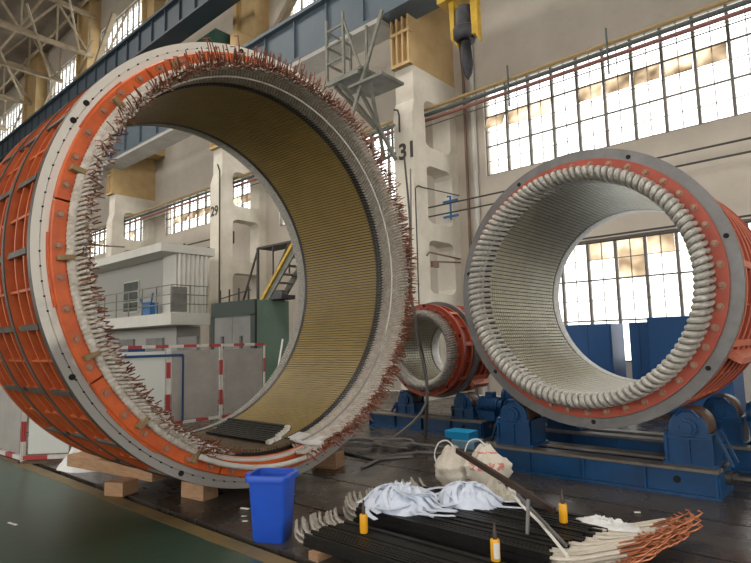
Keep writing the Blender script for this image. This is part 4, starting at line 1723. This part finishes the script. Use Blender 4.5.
# hoses hanging and coiled between the rings
for k_, (pts, lab) in enumerate((
        ([(-9.2, 11.7, 6.6), (-7.6, 9.8, 4.2), (-6.45, 8.2, 2.8), (-5.75, 7.5, 1.9), (-5.5, 7.4, .9), (-5.5, 7.3, .02)], 'dark cable hanging in front of the small red ring, upper one'),
        ([(-9.0, 11.7, 6.2), (-7.5, 9.7, 3.9), (-6.3, 8.1, 2.5), (-5.68, 7.45, 1.6), (-5.45, 7.3, .6), (-5.9, 6.9, .02)], 'grey hose hanging in front of the small red ring, lower one'))):
    cu = []
    for i in range(len(pts) - 1):
        for q in range(5):
            a, c = Vector(pts[i]), Vector(pts[i + 1])
            p0 = Vector(pts[max(i - 1, 0)])
            p3 = Vector(pts[min(i + 2, len(pts) - 1)])
            t = q / 5
            cu.append(.5 * ((2 * a) + (c - p0) * t + (2 * p0 - 5 * a + 4 * c - p3) * t * t + (3 * a - p0 - 3 * c + p3) * t ** 3))
    cu.append(Vector(pts[-1]))
    pipe('hanging_cable', cu, .022 if k_ else .026, 'hose' if k_ else 'cable', lab, 'cable')
for k_, (cx, cy, rr, lab) in enumerate(((-6.1, 6.4, .30, 'grey hose coil on the floor nearest the big ring'), (-5.6, 6.75, .26, 'grey hose coil on the floor before the small red ring'))):
    b = MB()
    pts = []
    for i in range(72):
        t = i / 24 * 2 * PI
        pts.append((cx + math.cos(t) * rr * (1 + .1 * math.sin(i * .37)), cy + math.sin(t) * rr * .8 * (1 + .1 * math.cos(i * .3)), .03 + .012 * (i / 24) + .02 * abs(math.sin(i * .21))))
    pts.append((cx + rr + .5, cy + .2, .03))
    b.tube(pts, .018, 6)
    tag(b.build('hose_coil', 'hose', smooth=True, loc=(cx, cy, 0)), lab, 'hose')
for k_, (pts, lab) in enumerate((([(-5.0, 5.3, .02), (-5.2, 6.0, .02), (-5.0, 6.5, .02), (-4.4, 6.7, .02), (-4.1, 7.3, .02)], 'dark hose curving over the floor before the blue stands'),
                                 ([(-6.6, 6.4, .02), (-5.9, 5.9, .02), (-5.2, 5.75, .02), (-4.9, 6.2, .02)], 'dark hose lying along the foot of the copper leads'))):
    pipe('floor_hose', pts, .02, 'hose', lab, 'hose')

# scraps on the floor
for k_, (x, y, w, d, m, lab) in enumerate(((-4.75, 3.35, .10, .03, 'paper', 'white scrap on the floor beside the bin, uppermost of three'),
                                           (-4.55, 3.2, .05, .02, 'paper', 'white scrap on the floor beside the bin, middle of three'),
                                           (-4.42, 3.12, .05, .02, 'paper', 'white scrap on the floor beside the bin, lowest of three'),
                                           (-6.1, 1.75, .16, .02, 'paper', 'pale splinter lying on the green walkway'),
                                           (-2.4, 5.1, .05, .04, 'paper', 'white scrap on the floor right of the sacks'),
                                           (-1.75, 5.45, .05, .03, 'paper', 'white scrap on the floor before the roller stand'),
                                           (-1.75, 5.0, .22, .03, 'stain_red', 'red rag strip on the floor behind the copper ends'))):
    b = MB()
    b.bar((x - w / 2, y, .009), (x + w / 2, y + .02, .012), d, .006)
    tag(b.build('floor_scrap', m, loc=(x, y, .008)), lab, 'scrap')
b = MB()
mound(b, (-1.95, 7.0, 0), .25, .12, .1, 31, 24, 3, .5)
tag(b.build('white_rag', 'film', smooth=True, loc=(-1.95, 7.0, 0)), 'white rag lying between the two blue roller stands', 'rag')
# green crate on the upper crane level
b = MB()
b.box(-21.4, -19.4, 12.25, 13.1, 12.4, 14.72)
b.box(-21.42, -19.38, 12.23, 13.12, 14.1, 14.16)
tag(b.build('green_machine_box', 'green_box', loc=(-20, 12.5, 12.7)), 'green box on the crane runway beside the ochre column', 'box')
